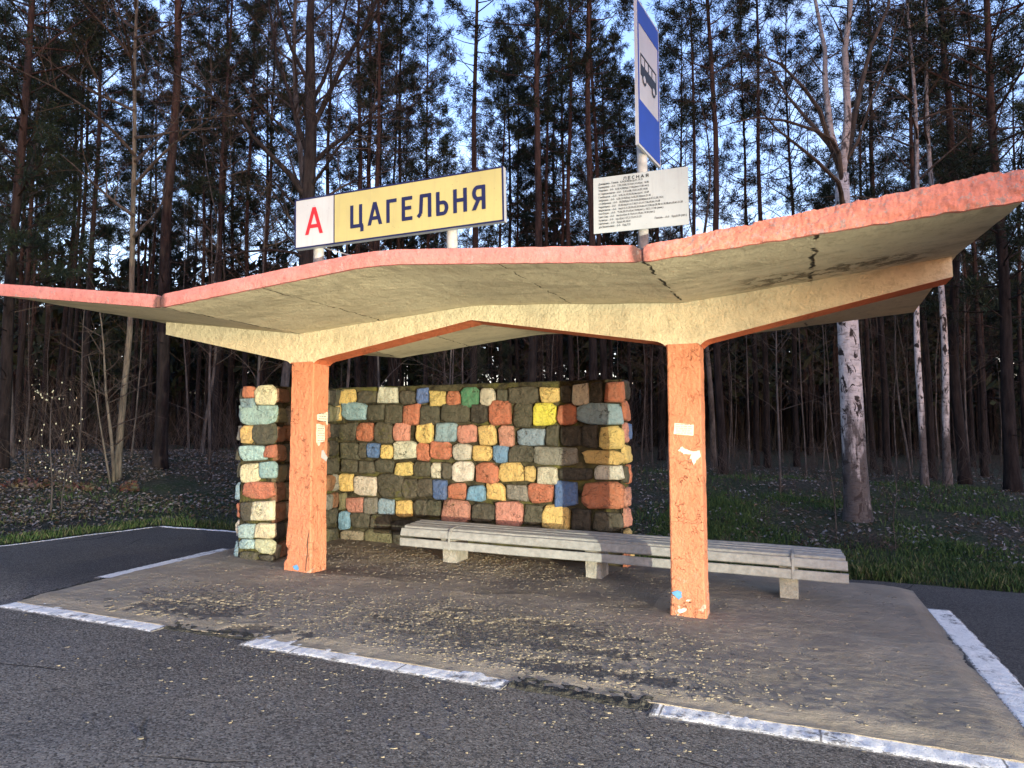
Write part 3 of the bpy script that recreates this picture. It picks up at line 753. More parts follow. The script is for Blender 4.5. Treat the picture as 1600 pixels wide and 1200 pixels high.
# ------------------------------------------------------------------ bench
bench = empty('bench', (3.38, 1.62, gz(3.38)+.03))
tag(bench, 'very long grey painted slatted bench on three concrete legs', 'bench')
def bchild(o): o.parent = bench; o.matrix_parent_inverse = Matrix.Translation(bench.location).inverted(); return o
b = MB(); UA, UB = .615, 6.145
def bz(u): return -.0275*(u-UA)    # the seat follows the fall of the ground
SL = [  # y, z of centre, width, thickness, tilt, left end, right end
    (1.402, .255, .105, .038, 88, UA, UB), (1.418, .385, .105, .040, 66, UA+.005, UB-.005), (1.525, .452, .10, .036, 10, UA+.02, UB-.02), (1.645, .468, .10, .036, 4, UA+.04, UB-.03), (1.765, .480, .10, .036, 3, UA+.05, UB-.04), (1.875, .488, .085, .036, 3, UA+.06, UB-.05)]
for q, (y, z, w, t, tilt, u0, u1) in enumerate(SL):
    ca, sa = math.cos(math.radians(tilt)), math.sin(math.radians(tilt))
    pr = [(-w/2, -t/2), (w/2, -t/2), (w/2, t/2-.008), (w/2-.010, t/2), (-w/2+.010, t/2), (-w/2, t/2-.008)]
    rows = []
    for i in range(71):
        u = u0+(u1-u0)*i/70; s_ = .006*nz(u*1.1, q*5, 2); row = []
        for (a, c) in pr:
            e = .0025*nz(u*9, a*60+q*7, c*60)
            row.append((u, y+a*ca-c*sa*(1), z+a*sa+c*ca+bz(u)+s_+e))
        row.append(row[0]); rows.append(row)
    b.grid(rows, 0)
    for rw, fl in ((rows[0], 1), (rows[-1], 0)):
        ii = [b.add(p) for p in rw[:-1]]; b.face(ii[::-1] if fl else ii)
bchild(b.build('seat', M['bench']))
for k, uc in enumerate((1.30, 3.265, 5.53)):
    b = MB(); z0 = gz(uc)-.02; zt = .44+bz(uc)-.012
    prf = [(0, 1.52), (.08, 1.52), (.60, 1.50), (.75, 1.455), (.86, 1.425), (.93, 1.425), (1., 1.43)] if k == 0 else [(0, 1.50), (.3, 1.50), (.7, 1.49), (.80, 1.47), (.93, 1.45), (1., 1.45)]
    rows = []; hw = .10
    for i in range(15):
        t = i/14; y0 = lin([p[0] for p in prf], [p[1] for p in prf], t); z = z0+(zt-z0)*t; row = []
        for (x, y) in [(-hw, y0), (-hw*.3, y0-.004), (hw*.3, y0-.004), (hw, y0), (hw, y0+.15), (hw, 1.88), (0, 1.885), (-hw, 1.88), (-hw, y0+.15)]:
            row.append((uc+x+.006*nz(x*9, z*9, y*9+k), y+.006*nz(x*12, z*12, k), z))
        row.append(row[0]); rows.append(row)
    b.grid(rows, 0); bchild(b.build('leg', M['concrete']))
    b = MB(); us_ = uc+(.05 if k != 1 else .0); zz = bz(us_)
    path = [(1.375, .20+zz), (1.375, .33+zz), (1.385, .425+zz), (1.45, .475+zz), (1.60, .487+zz), (1.78, .494+zz), (1.92, .492+zz)]
    b.grid([[(us_-.014, y, z) for y, z in path], [(us_+.014, y, z) for y, z in path]]); b.grid([[(us_-.014, y+.008, z-.008) for y, z in path], [(us_-.014, y, z) for y, z in path]]); b.grid([[(us_+.014, y, z) for y, z in path], [(us_+.014, y+.008, z-.008) for y, z in path]])
    if k != 1: bchild(b.build('strap', M['bench']))

# ------------------------------------------------------------------ signs
def text(body, mat, name, parent, origin, ax, az, width=None, height=None, size=.1, bold=0., ext=.0015):
    """flat lettering laid on a plane: origin = lower left corner, ax/az = its axes"""
    cu = bpy.data.curves.new(name, 'FONT'); cu.body = body; cu.size = size;  cu.extrude = 0; cu.resolution_u = 4
    tmp = bpy.data.objects.new(name, cu); COL.objects.link(tmp)
    dg = bpy.context.evaluated_depsgraph_get(); me = bpy.data.meshes.new_from_object(tmp.evaluated_get(dg))
    bpy.data.objects.remove(tmp)
    xs = [v.co.x for v in me.vertices]; ys = [v.co.y for v in me.vertices]
    if not xs: return None
    x0, x1, y0, y1 = min(xs), max(xs), min(ys), max(ys)
    sx = width/(x1-x0) if width else 1.; sy = height/(y1-y0) if height else sx
    if width is None and height: sx = sy
    n = Vector(ax).cross(Vector(az)); O = Vector(origin); A = Vector(ax); Z = Vector(az)
    b = MB(); cp = [(0, 0)] if not bold else [(-bold, -bold*.7), (bold, -bold*.7), (-bold, bold*.7), (bold, bold*.7), (0, 0)]
    for q, (ox, oy) in enumerate(cp):
        i = [b.add(O+A*((v.co.x-x0)*sx+ox)+Z*((v.co.y-y0)*sy+oy)+n*(ext+.0002*q)) for v in me.vertices]
        for f in me.polygons: b.face([i[k] for k in f.vertices])
    bpy.data.meshes.remove(me); me = b.build(name, mat, link=False).data
    o = bpy.data.objects.new(name, me); COL.objects.link(o)
    if parent: o.parent = parent
    return o
def plate(b, O, A, Z, w, h, n0, n1, m=0):
    """box lying on a plane: from depth n0 to n1 along the plane's normal"""
    O, A, Z = Vector(O), Vector(A), Vector(Z); n = A.cross(Z)
    P = [O+A*x+Z*y+n*d for d in (n0, n1) for y in (0, h) for x in (0, w)]; i = [b.add(p) for p in P]
    for q in ((0, 2, 3, 1), (4, 5, 7, 6), (0, 1, 5, 4), (2, 6, 7, 3), (0, 4, 6, 2), (1, 3, 7, 5)): b.quad(*[i[k] for k in q], m)
GL = {   # strokes in a unit-high cell: width, straight strokes, then arcs (cx, cy, rx, ry, a0, a1)
 'Ц': (.72, [(.07, 1, .07, 0), (.58, 1, .58, 0), (0, .065, .72, .065), (.655, .06, .655, -.20)], []), 'А': (.74, [(.05, 0, .37, 1), (.69, 0, .37, 1), (.16, .30, .58, .30)], []), 'Г': (.55, [(.07, 0, .07, 1), (.0, .935, .55, .935)], []),
 'Е': (.56, [(.07, 0, .07, 1), (0, .935, .56, .935), (0, .52, .50, .52), (0, .065, .56, .065)], []), 'Л': (.70, [(.20, 1, .15, .18), (.15, .19, .0, .06), (.13, .935, .70, .935), (.63, 1, .63, 0)], []), 'Ь': (.60, [(.07, 0, .07, 1), (.0, .065, .34, .065), (.0, .53, .34, .53)], [(.34, .2975, .185, .2325, -90, 90)]),
 'Н': (.66, [(.07, 0, .07, 1), (.59, 0, .59, 1), (.07, .52, .59, .52)], []), 'Я': (.64, [(.57, 0, .57, 1), (.28, .935, .64, .935), (.28, .46, .64, .46), (.07, 0, .33, .46)], [(.28, .6975, .19, .2375, 90, 270)]), 'С': (.62, [], [(.36, .5, .29, .435, 50, 310)])}
def glyphs(body, mat, name, parent, O, A, Z, width, height, st, ext, gap=.30):
    b = MB(); n = A.cross(Z); adv = sum(GL[c][0] for c in body)+gap*(len(body)-1); sx = width/adv; x = 0.; q = 0; t = st
    P = lambda gx, gy, k: b.add(O+A*(gx*sx)+Z*(gy*height)+n*(ext+.00015*k))
    for c in body:
        w, lines, arcs = GL[c]
        for (x0, y0, x1, y1) in lines:
            q += 1; dx, dy = (x1-x0)*sx, (y1-y0)*height; L = math.hypot(dx, dy); px, py = -dy/L*t/2/sx, dx/L*t/2/height
            if abs(y1-y0) > .3 and abs(x1-x0) > .05: px, py = t/2/sx*L/abs(dy), 0.     # slanted strokes are cut level
            b.face([P(x+x0-px, y0-py, q), P(x+x1-px, y1-py, q), P(x+x1+px, y1+py, q), P(x+x0+px, y0+py, q)])
        for (cx, cy, rx, ry, a0, a1) in arcs:
            q += 1; N = 14; ins, outs = [], []
            for k in range(N+1):
                a = math.radians(a0+(a1-a0)*k/N); ca, sa = math.cos(a), math.sin(a)
                outs.append(P(x+cx+ca*(rx+t/2/sx), cy+sa*(ry+t/2/height), q)); ins.append(P(x+cx+ca*(rx-t/2/sx), cy+sa*(ry-t/2/height), q))
            for k in range(N): b.face([ins[k], outs[k], outs[k+1], ins[k+1]])
        x += w+gap
    o = b.build(name, mat); o.parent = parent; return o
TV = -1.90
TA = Vector((2.115, 0, .045)).normalized(); TZ = Vector((-TA.z, 0, TA.x)); TO = Vector((1.292, TV, 3.386))
ts = empty('stop_name_sign', (2.15, TV+.06, 3.05)); tag(ts, 'long white and yellow name board on two short posts on top of the shelter roof', 'name sign')
def schild(o, p): o.parent = p; o.matrix_parent_inverse = Matrix.Translation(p.location).inverted(); return o
b = MB(); plate(b, TO, TA, TZ, 2.118, .478, -.055, 0); board = schild(b.build('board', M['steel']), ts)
b = MB(); w_, h_, e = 2.118, .478, .014
plate(b, TO, TA, TZ, w_, e, .0, .006); plate(b, TO+TZ*(h_-e), TA, TZ, w_, e, .0, .006); plate(b, TO+TZ*e, TA, TZ, e, h_-2*e, .0, .006); plate(b, TO+TZ*e+TA*(w_-e), TA, TZ, e, h_-2*e, .0, .006); plate(b, TO+TZ*e+TA*.432, TA, TZ, .009, h_-2*e, .0, .006)
f_ = b.build('frame', M['navy']); f_.parent = board
b = MB(); plate(b, TO+TZ*e+TA*e, TA, TZ, .432-e, h_-2*e, 0, .003); f_ = b.build('white_panel', M['white']); f_.parent = board
b = MB(); plate(b, TO+TZ*e+TA*.441, TA, TZ, w_-.441-e, h_-2*e, 0, .003); f_ = b.build('yellow_panel', M['yellow']); f_.parent = board
b = MB(); plate(b, TO+TZ*e+TA*.305, TA, TZ, .003, h_-2*e, .003, .0035); f_ = b.build('panel_seam', M['steel']); f_.parent = board
glyphs('А', M['red'], 'route_letter', board, TO+TA*.125+TZ*.122, TA, TZ, .185, .258, .036, .006)
glyphs('ЦАГЕЛЬНЯ', M['navy'], 'stop_name', board, TO+TA*.615+TZ*.126, TA, TZ, 1.335, .212, .034, .006)
for u in (1.485, 2.875):
    b = MB(); zb = soff(u, TV+.10)+thick(u)-.02; b.tube([(u, TV+.105, zb), (u, TV+.105, 3.74)], [.049, .049], 14); schild(b.build('post', M['galv'], smooth=True), ts)
b = MB(); b.tube([(1.56, TV+.09, 3.40), (1.70, TV+.02, 3.345), (1.93, TV+.06, 3.27)], [.006]*3, 5); schild(b.build('loose_wire', M['galv']), ts)

BV = -1.86; BU_ = 4.535
bs = empty('bus_stop_sign', (BU_, BV, soff(BU_, BV)+.08)); tag(bs, 'blue and white bus stop sign over a printed timetable on one whitewashed pole', 'bus stop sign')
b = MB(); b.tube([(4.522, -1.60, 2.98), (4.522, -1.60, 5.05)], [.044, .042], 14); schild(b.build('pole', M['galv'], smooth=True), bs)
BA = Vector((.080, .587, 0)).normalized(); BZ = Vector((0, 0, 1)); bw = .592; bh = 1.245
nb_ = BA.cross(BZ); BO = Vector((4.542, -1.862, 3.945))
b = MB(); plate(b, BO, BA, BZ, bw, bh, -.022, 0); sp = schild(b.build('sign_plate', M['white']), bs)
e = .022
b = MB(); plate(b, BO+BZ*e+BA*e, BA, BZ, bw-2*e, .395-e, 0, .003); plate(b, BO+BZ*1.045+BA*e, BA, BZ, bw-2*e, .20-e, 0, .003)
plate(b, BO+BZ*.395+BA*e, BA, BZ, .022, .65, 0, .003); plate(b, BO+BZ*.395+BA*(bw-e-.022), BA, BZ, .022, .65, 0, .003); o = b.build('blue_field', M['blue']); o.parent = sp
b = MB()   # bus pictogram
BQ = BO+BZ*.055+BA*.015
def pp(x0, x1, y0, y1, n1=.003): plate(b, BQ+BA*x0+BZ*y0, BA, BZ, x1-x0, y1-y0, 0, n1)
pp(.07, .485, .565, .66); pp(.07, .485, .735, .75); pp(.07, .082, .66, .735); pp(.473, .485, .66, .735)
for x in (.17, .265, .36): pp(x, x+.012, .66, .735)
def disc(cx, cy, r, n1):
    n = nb_; f = [b.add(BQ+BA*(cx+r*math.cos(2*PI*k/24))+BZ*(cy+r*math.sin(2*PI*k/24))+n*n1) for k in range(24)]; b.face(f)
disc(.155, .555, .052, .0042); disc(.40, .555, .052, .0042); o = b.build('bus_pictogram', M['black']); o.parent = sp
b = MB(); disc(.155, .555, .030, .0056); o = b.build('wheel_disc', M['white']); o.parent = sp; b = MB(); disc(.40, .555, .030, .0056); o = b.build('wheel_disc', M['white']); o.parent = sp
b = MB(); TTO = Vector((4.120, -1.662, 3.312)); X1, Z1 = Vector((1, 0, 0)), Vector((0, 0, 1)); plate(b, TTO, X1, Z1, .782, .476, -.008, 0)
tt = schild(b.build('timetable', M['tt']), bs)
LN = ['Домановка - Гомель   6.34,20.20,пн,ср,пт. 19.15', 'Кравцовка - -//-//-   7.34,10.00,12.34,вт,чт,сб,вс. 16.06', 'Уваровка - -//-//-   8.18,14.30(буд.17.30),(вых.17.00 лет.)', 'К.Терешковичи - -//-//-   5.41,6.08,13.07,16.07,19.00', 'Глыбоцкое - -//-//-   6.45,16.10,20.30,пн,ср,пт. 13.09',
      'Зябровка - -//-//-   6.20,13.45(буд.16.50,20.20)вых.21.45', 'ст.Зябровка - -//-//-   20.20(буд.7.09,18.30,20.00)вых.6.47,12.20,19.31', 'Черетянка - -//-//-   10.20,пн,вт,чт.7.36,21.21,пт.7.36,сб,вс.14.58', 'Марковичи - -//-//-   пн,вт.5.31,20.34,сб.20.34,вс,пт.5.30,ср.20.38,чт.18.38,вт,сб,вс.21.58',
      'Бол.Боры - -//-//-   *5.06,20.27,сб,вс.9.04(лет.), 10.21,17.40 (зим.)', 'Цвет.Сад - -//-//-   пн,ср,сб,вс.8.19,вт,пт,сб,вс.19.30 (лет.)', 'Кузнецы - -//-//-   ср,сб,вс.7.37,21.33,пт.21.33', 'Цагельня - -//-//-   Буд.6.40,18.24', 'д/х Васильевка - -//-//-   Буд.7.22']
WD = [.37, .42, .42, .41, .42, .435, .535, .51, .69, .535, .465, .355, .265, .265]
glyphs('ЛЕСНАЯ', M['ink'], 'timetable_heading', tt, TTO+X1*.255+Z1*.430, X1, Z1, .21, .026, .0062, .0012, .34)
for k, (l, w) in enumerate(zip(LN, WD)):
    text(l, M['ink'], 'timetable_line', tt, TTO+X1*.045+Z1*(.405-k*.0282), X1, Z1, width=w, height=.022, bold=.0004, size=.02, ext=.0012)
text('Поколь - -//-//-   Буд.8.59 (лет.)', M['ink'], 'timetable_line', tt, TTO+X1*.51+Z1*.067, X1, Z1, width=.255, height=.022, bold=.0004, size=.02, ext=.0012)
for x, z in ((.02, .31), (.75, .325)):
    b = MB(); f = [b.add(TTO+X1*(x+.008*math.cos(a*PI/5))+Z1*(z+.008*math.sin(a*PI/5))+Vector((0, -.003, 0))) for a in range(10)]; b.face(f)
    o = b.build('screw', M['steel']); o.parent = tt

# ------------------------------------------------------------------ trees
RT = random.Random(5)
def rv(a=1.): return Vector((RT.uniform(-a, a), RT.uniform(-a, a), RT.uniform(-a, a)))
def branch(b, p, d, L, r, lvl, rmin=.004, kids=5, spread=.7, droop=0., m=0, sides=5, tips=None):
    """a limb that tapers, wanders and forks"""
    n = 5 if lvl > 0 else 3
    pts = [p]; rad = [r]; q = p.copy(); dd = d.normalized()
    for k in range(n):
        dd = (dd+rv(.16)+Vector((0, 0, -droop*(k+1)/n))).normalized(); q = q+dd*(L/n); pts.append(q.copy()); rad.append(max(rmin*.6, r*(1-.85*(k+1)/n)))
    b.tube(pts, rad, sides if r > .03 else 3, m, cap=False)
    if tips is not None: tips.append((pts[-1], dd))
    if lvl > 0:
        for k in range(kids):
            t = RT.uniform(.25, 1.); i = min(n-1, int(t*n)); f = t*n-i
            o = pts[i].lerp(pts[i+1], f); ax = (pts[i+1]-pts[i]).normalized()
            side = ax.cross(rv()).normalized(); nd = (ax*(1-spread)+side*spread+Vector((0, 0, .12-droop*.5))).normalized()
            branch(b, o, nd, L*RT.uniform(.38, .62)*(1.15-t*.4), max(rmin, rad[i]*.55), lvl-1, rmin, max(2, kids-1), spread, droop, m, sides, tips)

def trunk_mesh(H, r, seed, bend=.12, top=.12, flare=1.5, segs=22, n=9):
    b = MB(); rr = random.Random(seed); ph = rr.uniform(0, 9)
    pts = []; rad = []
    for k in range(segs+1):
        t = (k/segs)**1.25; z = -.25+(H+.25)*t
        pts.append((bend*(nz(z*.16, ph)+.2*nz(z*.6, ph, 3))*(min(1, z/3) if z > 0 else 0), bend*nz(z*.16, ph+20)*(min(1, z/3) if z > 0 else 0), z))
        rad.append(r*(1-(1-top)*t)*(1+(flare-1)*math.exp(-max(0, z)/.28)))
    b.tube(pts, rad, n); return b, pts
def along(pts, z):
    for a, c in zip(pts, pts[1:]):
        if a[2] <= z <= c[2]:
            f = (z-a[2])/(c[2]-a[2]); return Vector((a[0]+(c[0]-a[0])*f, a[1]+(c[1]-a[1])*f, z))
    return Vector(pts[-1])
NEC = [(.011, .021, .013), (.014, .025, .014), (.021, .032, .015), (.009, .015, .010)]
def tuft(b, p, d, size, n, w=.0115):
    c = RT.choice(NEC); k = RT.uniform(.7, 1.25); b.col = tuple(x*k for x in c)
    for _ in range(n):
        e = (d*.5+rv(1.)).normalized(); L = size*RT.uniform(.6, 1.15); s = e.cross(rv()).normalized()*w*RT.uniform(.6, 1.2)
        o = p+rv(size*.35); i = [b.add(o-s*.5), b.add(o+e*L*.5-s), b.add(o+e*L), b.add(o+e*L*.5+s)]
        b.face(i)
def pine(seed, H=22., r=.15, z0=10., nbr=52, Lmax=2.6, dense=1., dead=26, cone=False):
    global RT
    RT = random.Random(seed)
    b, pts = trunk_mesh(H, r, seed, bend=.25)
    for k in range(dead):     # dead snags below the crown
        z = RT.uniform(z0*.30, z0*1.02); a = RT.uniform(0, 2*PI); p = along(pts, z)
        branch(b, p, Vector((math.cos(a), math.sin(a), RT.uniform(-.15, .35))), RT.uniform(.4, 1.9), .016, 1 if RT.random() < .6 else 0, .005, 3, .6, .05)
    tr = b; b = MB(); nb = []
    for k in range(nbr):
        t = (k+RT.random())/nbr; z = z0+(H-z0-.3)*t; a = k*2.4+RT.uniform(-.5, .5)
        sh = (1-t)*1.0+.12 if cone else (min(1, .55+t*1.6) if t < .35 else (1-((t-.35)/.65)**1.7*.82))
        L = Lmax*sh*RT.uniform(.55, 1.15); up = RT.uniform(-.10, .45)+t*.45 if not cone else RT.uniform(-.15, .25)+t*.5
        p = along(pts, z); d = Vector((math.cos(a), math.sin(a), up)).normalized(); tips = []
        nseg = 6; q = p.copy(); path = [q.copy()]; dd = d.copy()
        for s in range(nseg):
            dd = (dd+rv(.13)+Vector((0, 0, .05))).normalized(); q = q+dd*(L/nseg); path.append(q.copy())
        b.col = (.05, .035, .025); tr.tube(path, [.022*(1-.8*s/nseg)*(.6+L/3) for s in range(nseg+1)], 3, 0, cap=False)
        ns = int(3.6*dense*L)+2
        for s in range(ns):
            t2 = RT.uniform(.28, 1.0)**.8; i = min(nseg-1, int(t2*nseg)); o = path[i].lerp(path[i+1], t2*nseg-i)
            ax = (path[i+1]-path[i]).normalized(); sd = (ax*.6+rv(.8)+Vector((0, 0, .15))).normalized(); l2 = L*RT.uniform(.12, .32)*(1.25-t2*.5)
            e = o+sd*l2; tr.tube([o, e], [.007, .004], 3, 0, cap=False)
            for u in range(2): tuft(b, o.lerp(e, .55+.42*u), sd, .23*RT.uniform(.8, 1.25), 21)
    return tr, b
def bare_tree(seed, H=17., r=.11, z0=5., n=26, L=3.0, bark='grey', lean=0, droop=0., up=.55, lvl=2, bend=.5):
    global RT
    RT = random.Random(seed); b, pts = trunk_mesh(H, r, seed, bend=bend, top=.06)
    c = MB()
    for k in range(n):
        t = (k+RT.random())/n; z = z0+(H-z0)*t**.9; a = k*2.4+RT.uniform(-.6, .6)
        branch(c, along(pts, z), Vector((math.cos(a), math.sin(a), up+RT.uniform(-.2, .4))), L*(1-.65*t)*RT.uniform(.6, 1.15), .040*(1-.6*t)*r/.11, lvl, .0045, 5, .55, droop)
    return b, c

PROTO = {}
def proto(key, tr, cr, mt, mc, names=('trunk', 'crown')):
    a = tr.build(names[0], M[mt], smooth=True, link=False); c = cr.build(names[1], M[mc], colors=(mc == 'needle'), link=False); PROTO[key] = (a.data, c.data, names)
    bpy.data.objects.remove(a); bpy.data.objects.remove(c)
for k, a in {'p0': dict(seed=1, H=23, z0=10.5, nbr=58), 'p1': dict(seed=2, H=21, z0=9.0, nbr=52, Lmax=2.3), 'p2': dict(seed=3, H=24, z0=12.5, nbr=50, Lmax=2.2), 'p3': dict(seed=4, H=20, z0=7.2, nbr=64, Lmax=2.9, dense=1.25),
             'p4': dict(seed=6, H=19, z0=3.8, nbr=92, Lmax=3.0, dense=1.25, dead=14), 'young': dict(seed=8, H=12.5, r=.055, z0=5.2, nbr=30, Lmax=1.35, dense=1.0, dead=10),
             'thicket': dict(seed=9, H=13, r=.08, z0=2.0, nbr=58, Lmax=1.9, dense=1.0, dead=6, cone=True)}.items():
    proto(k, *pine(**a), 'pine', 'needle')
for k, a in {'g0': dict(seed=21, H=18, r=.12, z0=5.5, n=30, L=3.4), 'g1': dict(seed=22, H=15, r=.06, z0=3.5, n=26, L=2.4), 'g2': dict(seed=23, H=12, r=.04, z0=2.2, n=22, L=2.0)}.items():
    proto(k, *bare_tree(**a), 'grey', 'twig')
for k, a in {'b0': dict(seed=31, H=19, r=.10, z0=7, n=26, L=2.6, droop=.25, up=.6, bend=.16), 'b1': dict(seed=33, H=18, r=.10, z0=6, n=26, L=2.6, droop=.25, up=.6, bend=.16)}.items():
    proto(k, *bare_tree(**a), 'birch', 'twig')
proto('lit', *bare_tree(seed=21, H=18, r=.12, z0=5.5, n=30, L=3.4), 'pale', 'twig')  # same tree as the plain grey one, headlamp light painted by lighter bark

def tree(key, name, u, v, s, rz, label, cat, group=None, rxy=1., lean=(0, 0)):
    r = empty(name, (u, v, ground(u, v)), rz); r.scale = (s*rxy, s*rxy, s); r.rotation_euler = (lean[0], lean[1], rz)
    tag(r, label, cat, group); tm, cm, nm = PROTO[key]
    for me, n in ((tm, nm[0]), (cm, nm[1])):
        o = bpy.data.objects.new(n, me); COL.objects.link(o); o.parent = r
        if n == 'crown' and abs(rxy-1) > .05: o.scale = (1/rxy, 1/rxy, 1)
    return r
# x in the picture, width of the trunk there, distance, kind, label
G_ = 'pine trees along the edge of the wood'
TR = [
 (6, 17, 18.5, 'p4', 'bushy dark pine cut by the left edge of the picture, green to low down'),
 (28, 9, 27, 'p1', 'slim dark pine next to the bushy pine at the left edge of the picture'),
 (100, 8, 28, 'p3', 'left one of two slim dark pine trunks close together above the left roof tip'),
 (112, 7, 29, 'p2', 'right one of two slim dark pine trunks close together above the left roof tip'),
 (131, 10, 25, 'p3', 'straight dark pine just right of the close pair above the left roof tip'),
 (206, 6, 36, 'p1', 'thin far pine seen just right of the grey bare tree over the left roof tip'),
 (217, 6, 40, 'p0', 'thin far pine left of the thick orange-barked pine at the left roof valley'),
 (253, 18, 19, 'p0', 'thick pine with orange upper bark standing over the left roof valley'),
 (309, 7, 34, 'p2', 'slim pine, left of three in a row left of the name board'),
 (322, 6, 38, 'p1', 'thin pine, middle of three in a row left of the name board'),
 (336, 9, 26, 'p3', 'slightly thicker pine, right of three in a row left of the name board'),
 (380, 8, 30, 'p2', 'reddish straight pine midway between the left roof valley and the name board'),
 (409, 8, 31, 'p1', 'slim brown pine leaning a little beside the grey tree left of the name board'),
 (507, 9, 29, 'p1', 'dark pine trunk rising right behind the red letter on the name board'),
 (560, 10, 28, 'p0', 'dark straight pine rising behind the first letters of the name board'),
 (590, 10, 26, 'p2', 'reddish pine rising behind the left half of the yellow panel'),
 (606, 6, 37, 'p2', 'thin far pine just right of the reddish one behind the yellow panel'),
 (663, 4, 24, 'young', 'young thin pine with a small sparse crown above the middle of the name board'),
 (738, 12, 24, 'p2', 'leaning reddish pine in open sky above the right end of the name board'),
 (781, 7, 34, 'p3', 'thin dark pine just right of the end of the name board'),
 (807, 6, 36, 'p0', 'thin dark pine between the name board and the thick red pine'),
 (835, 14, 21, 'p0', 'thick red-brown pine halfway between the name board and the timetable'),
 (856, 7, 31, 'p2', 'slim red pine close to the right of the thick red-brown pine'),
 (878, 8, 33, 'p1', 'left one of two slim pines left of the timetable'),
 (892, 9, 28, 'p2', 'right one of two slim pines left of the timetable'),
 (927, 13, 22, 'p2', 'thick straight red pine directly behind the left edge of the timetable'),
 (947, 7, 34, 'p3', 'thin brown pine behind the timetable, left of the bus stop pole'),
 (984, 7, 34, 'p1', 'thin brown pine immediately left of the bus stop pole'),
 (1066, 7, 32, 'p3', 'slim pine right of the blue and white bus stop sign'),
 (1091, 8, 30, 'p2', 'red slim pine just right of the timetable board'),
 (1128, 12, 23, 'p0', 'thick red pine right of the timetable, beside a pale grey trunk'),
 (1180, 8, 31, 'p1', 'slim brown pine left of the big birch, first after the thick red pine'),
 (1197, 9, 29, 'p2', 'slim brown pine left of the big birch, second after the thick red pine'),
 (1243, 8, 31, 'p3', 'slim pine nearest to the left side of the big birch'),
 (1362, 8, 31, 'p1', 'thin pine nearest to the right side of the big birch'),
 (1383, 10, 27, 'p2', 'brown pine between the big birch and the two slender birches'),
 (1453, 10, 24, 'p3', 'brown pine trunk standing between the two slender birches'),
 (1503, 15, 21, 'p0', 'thick brown pine right of the two slender birches, above the roof tip'),
 (1534, 9, 27, 'p3', 'slim brown pine second from the right edge of the picture'),
 (1577, 19, 18.5, 'p4', 'thick dark pine at the right edge of the picture'),
]
RB = {'p0': .15, 'p1': .15, 'p2': .15, 'p3': .15, 'p4': .15, 'young': .055, 'thicket': .08}
for k, (x, w, Z, key, lab) in enumerate(TR):
    u, v = uv_at(x, Z); s = R.uniform(.93, 1.08); rr = w*Z/1166/2/1.0
    lean = (R.uniform(-.012, .012), R.uniform(-.012, .012))
    if x == 738: lean = (.0, -.030)
    if x == 130: lean = (0, 0)
    tree(key, 'pine_tree', u, v, s, R.uniform(0, 6.28), lab, 'pine tree', G_, rxy=max(.45, min(1.6, rr/RB[key]/s*1.12)), lean=lean)
for x, w, Z, key, name, lab, cat, lean in (
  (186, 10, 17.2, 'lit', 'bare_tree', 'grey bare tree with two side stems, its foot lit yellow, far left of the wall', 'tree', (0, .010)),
  (447, 14, 19, 'g0', 'bare_tree', 'tall grey bare tree standing just left of the spreading dark tree', 'tree', (0, 0)),
  (536, 5, 25, 'g1', 'bare_tree', 'thin pale bare tree right of the spreading dark tree, above the red letter', 'tree', (0, .02)),
  (1114, 9, 26, 'g1', 'bare_tree', 'pale grey straight trunk beside the thick red pine right of the timetable', 'tree', (0, 0)),
  (1440, 10, 18.6, 'b0', 'birch_tree', 'left one of two slender white birches beyond the right roof tip', 'birch', (0, -.012)),
  (1476, 11, 19.2, 'b1', 'birch_tree', 'right one of two slender white birches, leaning, beyond the right roof tip', 'birch', (0, .020)),
  (22, 8, 21, 'g1', 'bare_tree', 'slender bare tree at the far left between the pines', 'tree', (0, .03)),
  (318, 5, 24, 'g2', 'bare_tree', 'small thin bare tree below the left roof tip, right of the thick pine', 'tree', (.02, 0)),
):
    u, v = uv_at(x, Z); base = {'g0': .12, 'lit': .12, 'g1': .06, 'g2': .04, 'b0': .10, 'b1': .10}[key]
    tree(key, name, u, v, 1., R.uniform(0, 6.28), lab, cat, None, rxy=max(.5, min(1.8, w*Z/1166/2/base*1.1)), lean=lean)

# big birch: one stout trunk that forks, long dead limbs hanging to the left
RT = random.Random(77); Zb = 14.4; ub, vb_ = uv_at(1334, Zb)
b = MB(); zs = lambda y: (696-y)/F*Zb*1.0+1.55-ground(ub, vb_)
bp = [(0, 0, -.3), (0, 0, .0), (.0, 0, .35), (-.02, 0, 1.2), (-.03, .02, 2.6), (-.05, .02, 4.0), (-.06, .03, 5.4), (-.05, .0, zs(262))]
b.tube(bp, [.32, .28, .24, .22, .205, .19, .165, .125], 14)
fork = Vector(bp[-1]); X_ = RX*(Zb/F)
def lim(b, px, r0, r1, dep=0., n=7, o=None, kids=6, lvl=2, kb=None, kl=1.3):
    """limb through picture offsets (dx, y) at the tree's own distance, swinging in depth"""
    P = [(o.copy() if o is not None else fork.copy())]
    for k, (x, y) in enumerate(px):
        h = X_*(x-1334); P.append(Vector((h.x, h.y, zs(y)))+FX*(dep*(k+1)/len(px)))
    rd = [r0+(r1-r0)*k/(len(P)-1) for k in range(len(P))]; b.tube(P, rd, n, cap=False)
    for k in range(kids):
        i = RT.randrange(max(1, len(P)//3), len(P)-1) if len(P) > 3 else len(P)-2; q = P[i].lerp(P[i+1], RT.random()); ax = (P[i+1]-P[i]).normalized()
        branch(kb if kb is not None else b, q, (ax*.5+rv(.8)+Vector((0, 0, .1))), kl*RT.uniform(.6, 1.4), max(.012, rd[i]*.35), lvl, .0045, 4, .6, .12)
    return P
c = MB()
lim(b, [(1318, 190), (1316, 100), (1322, 40), (1312, -60), (1305, -200)], .08, .02, .6, 9, kb=c, kids=9)
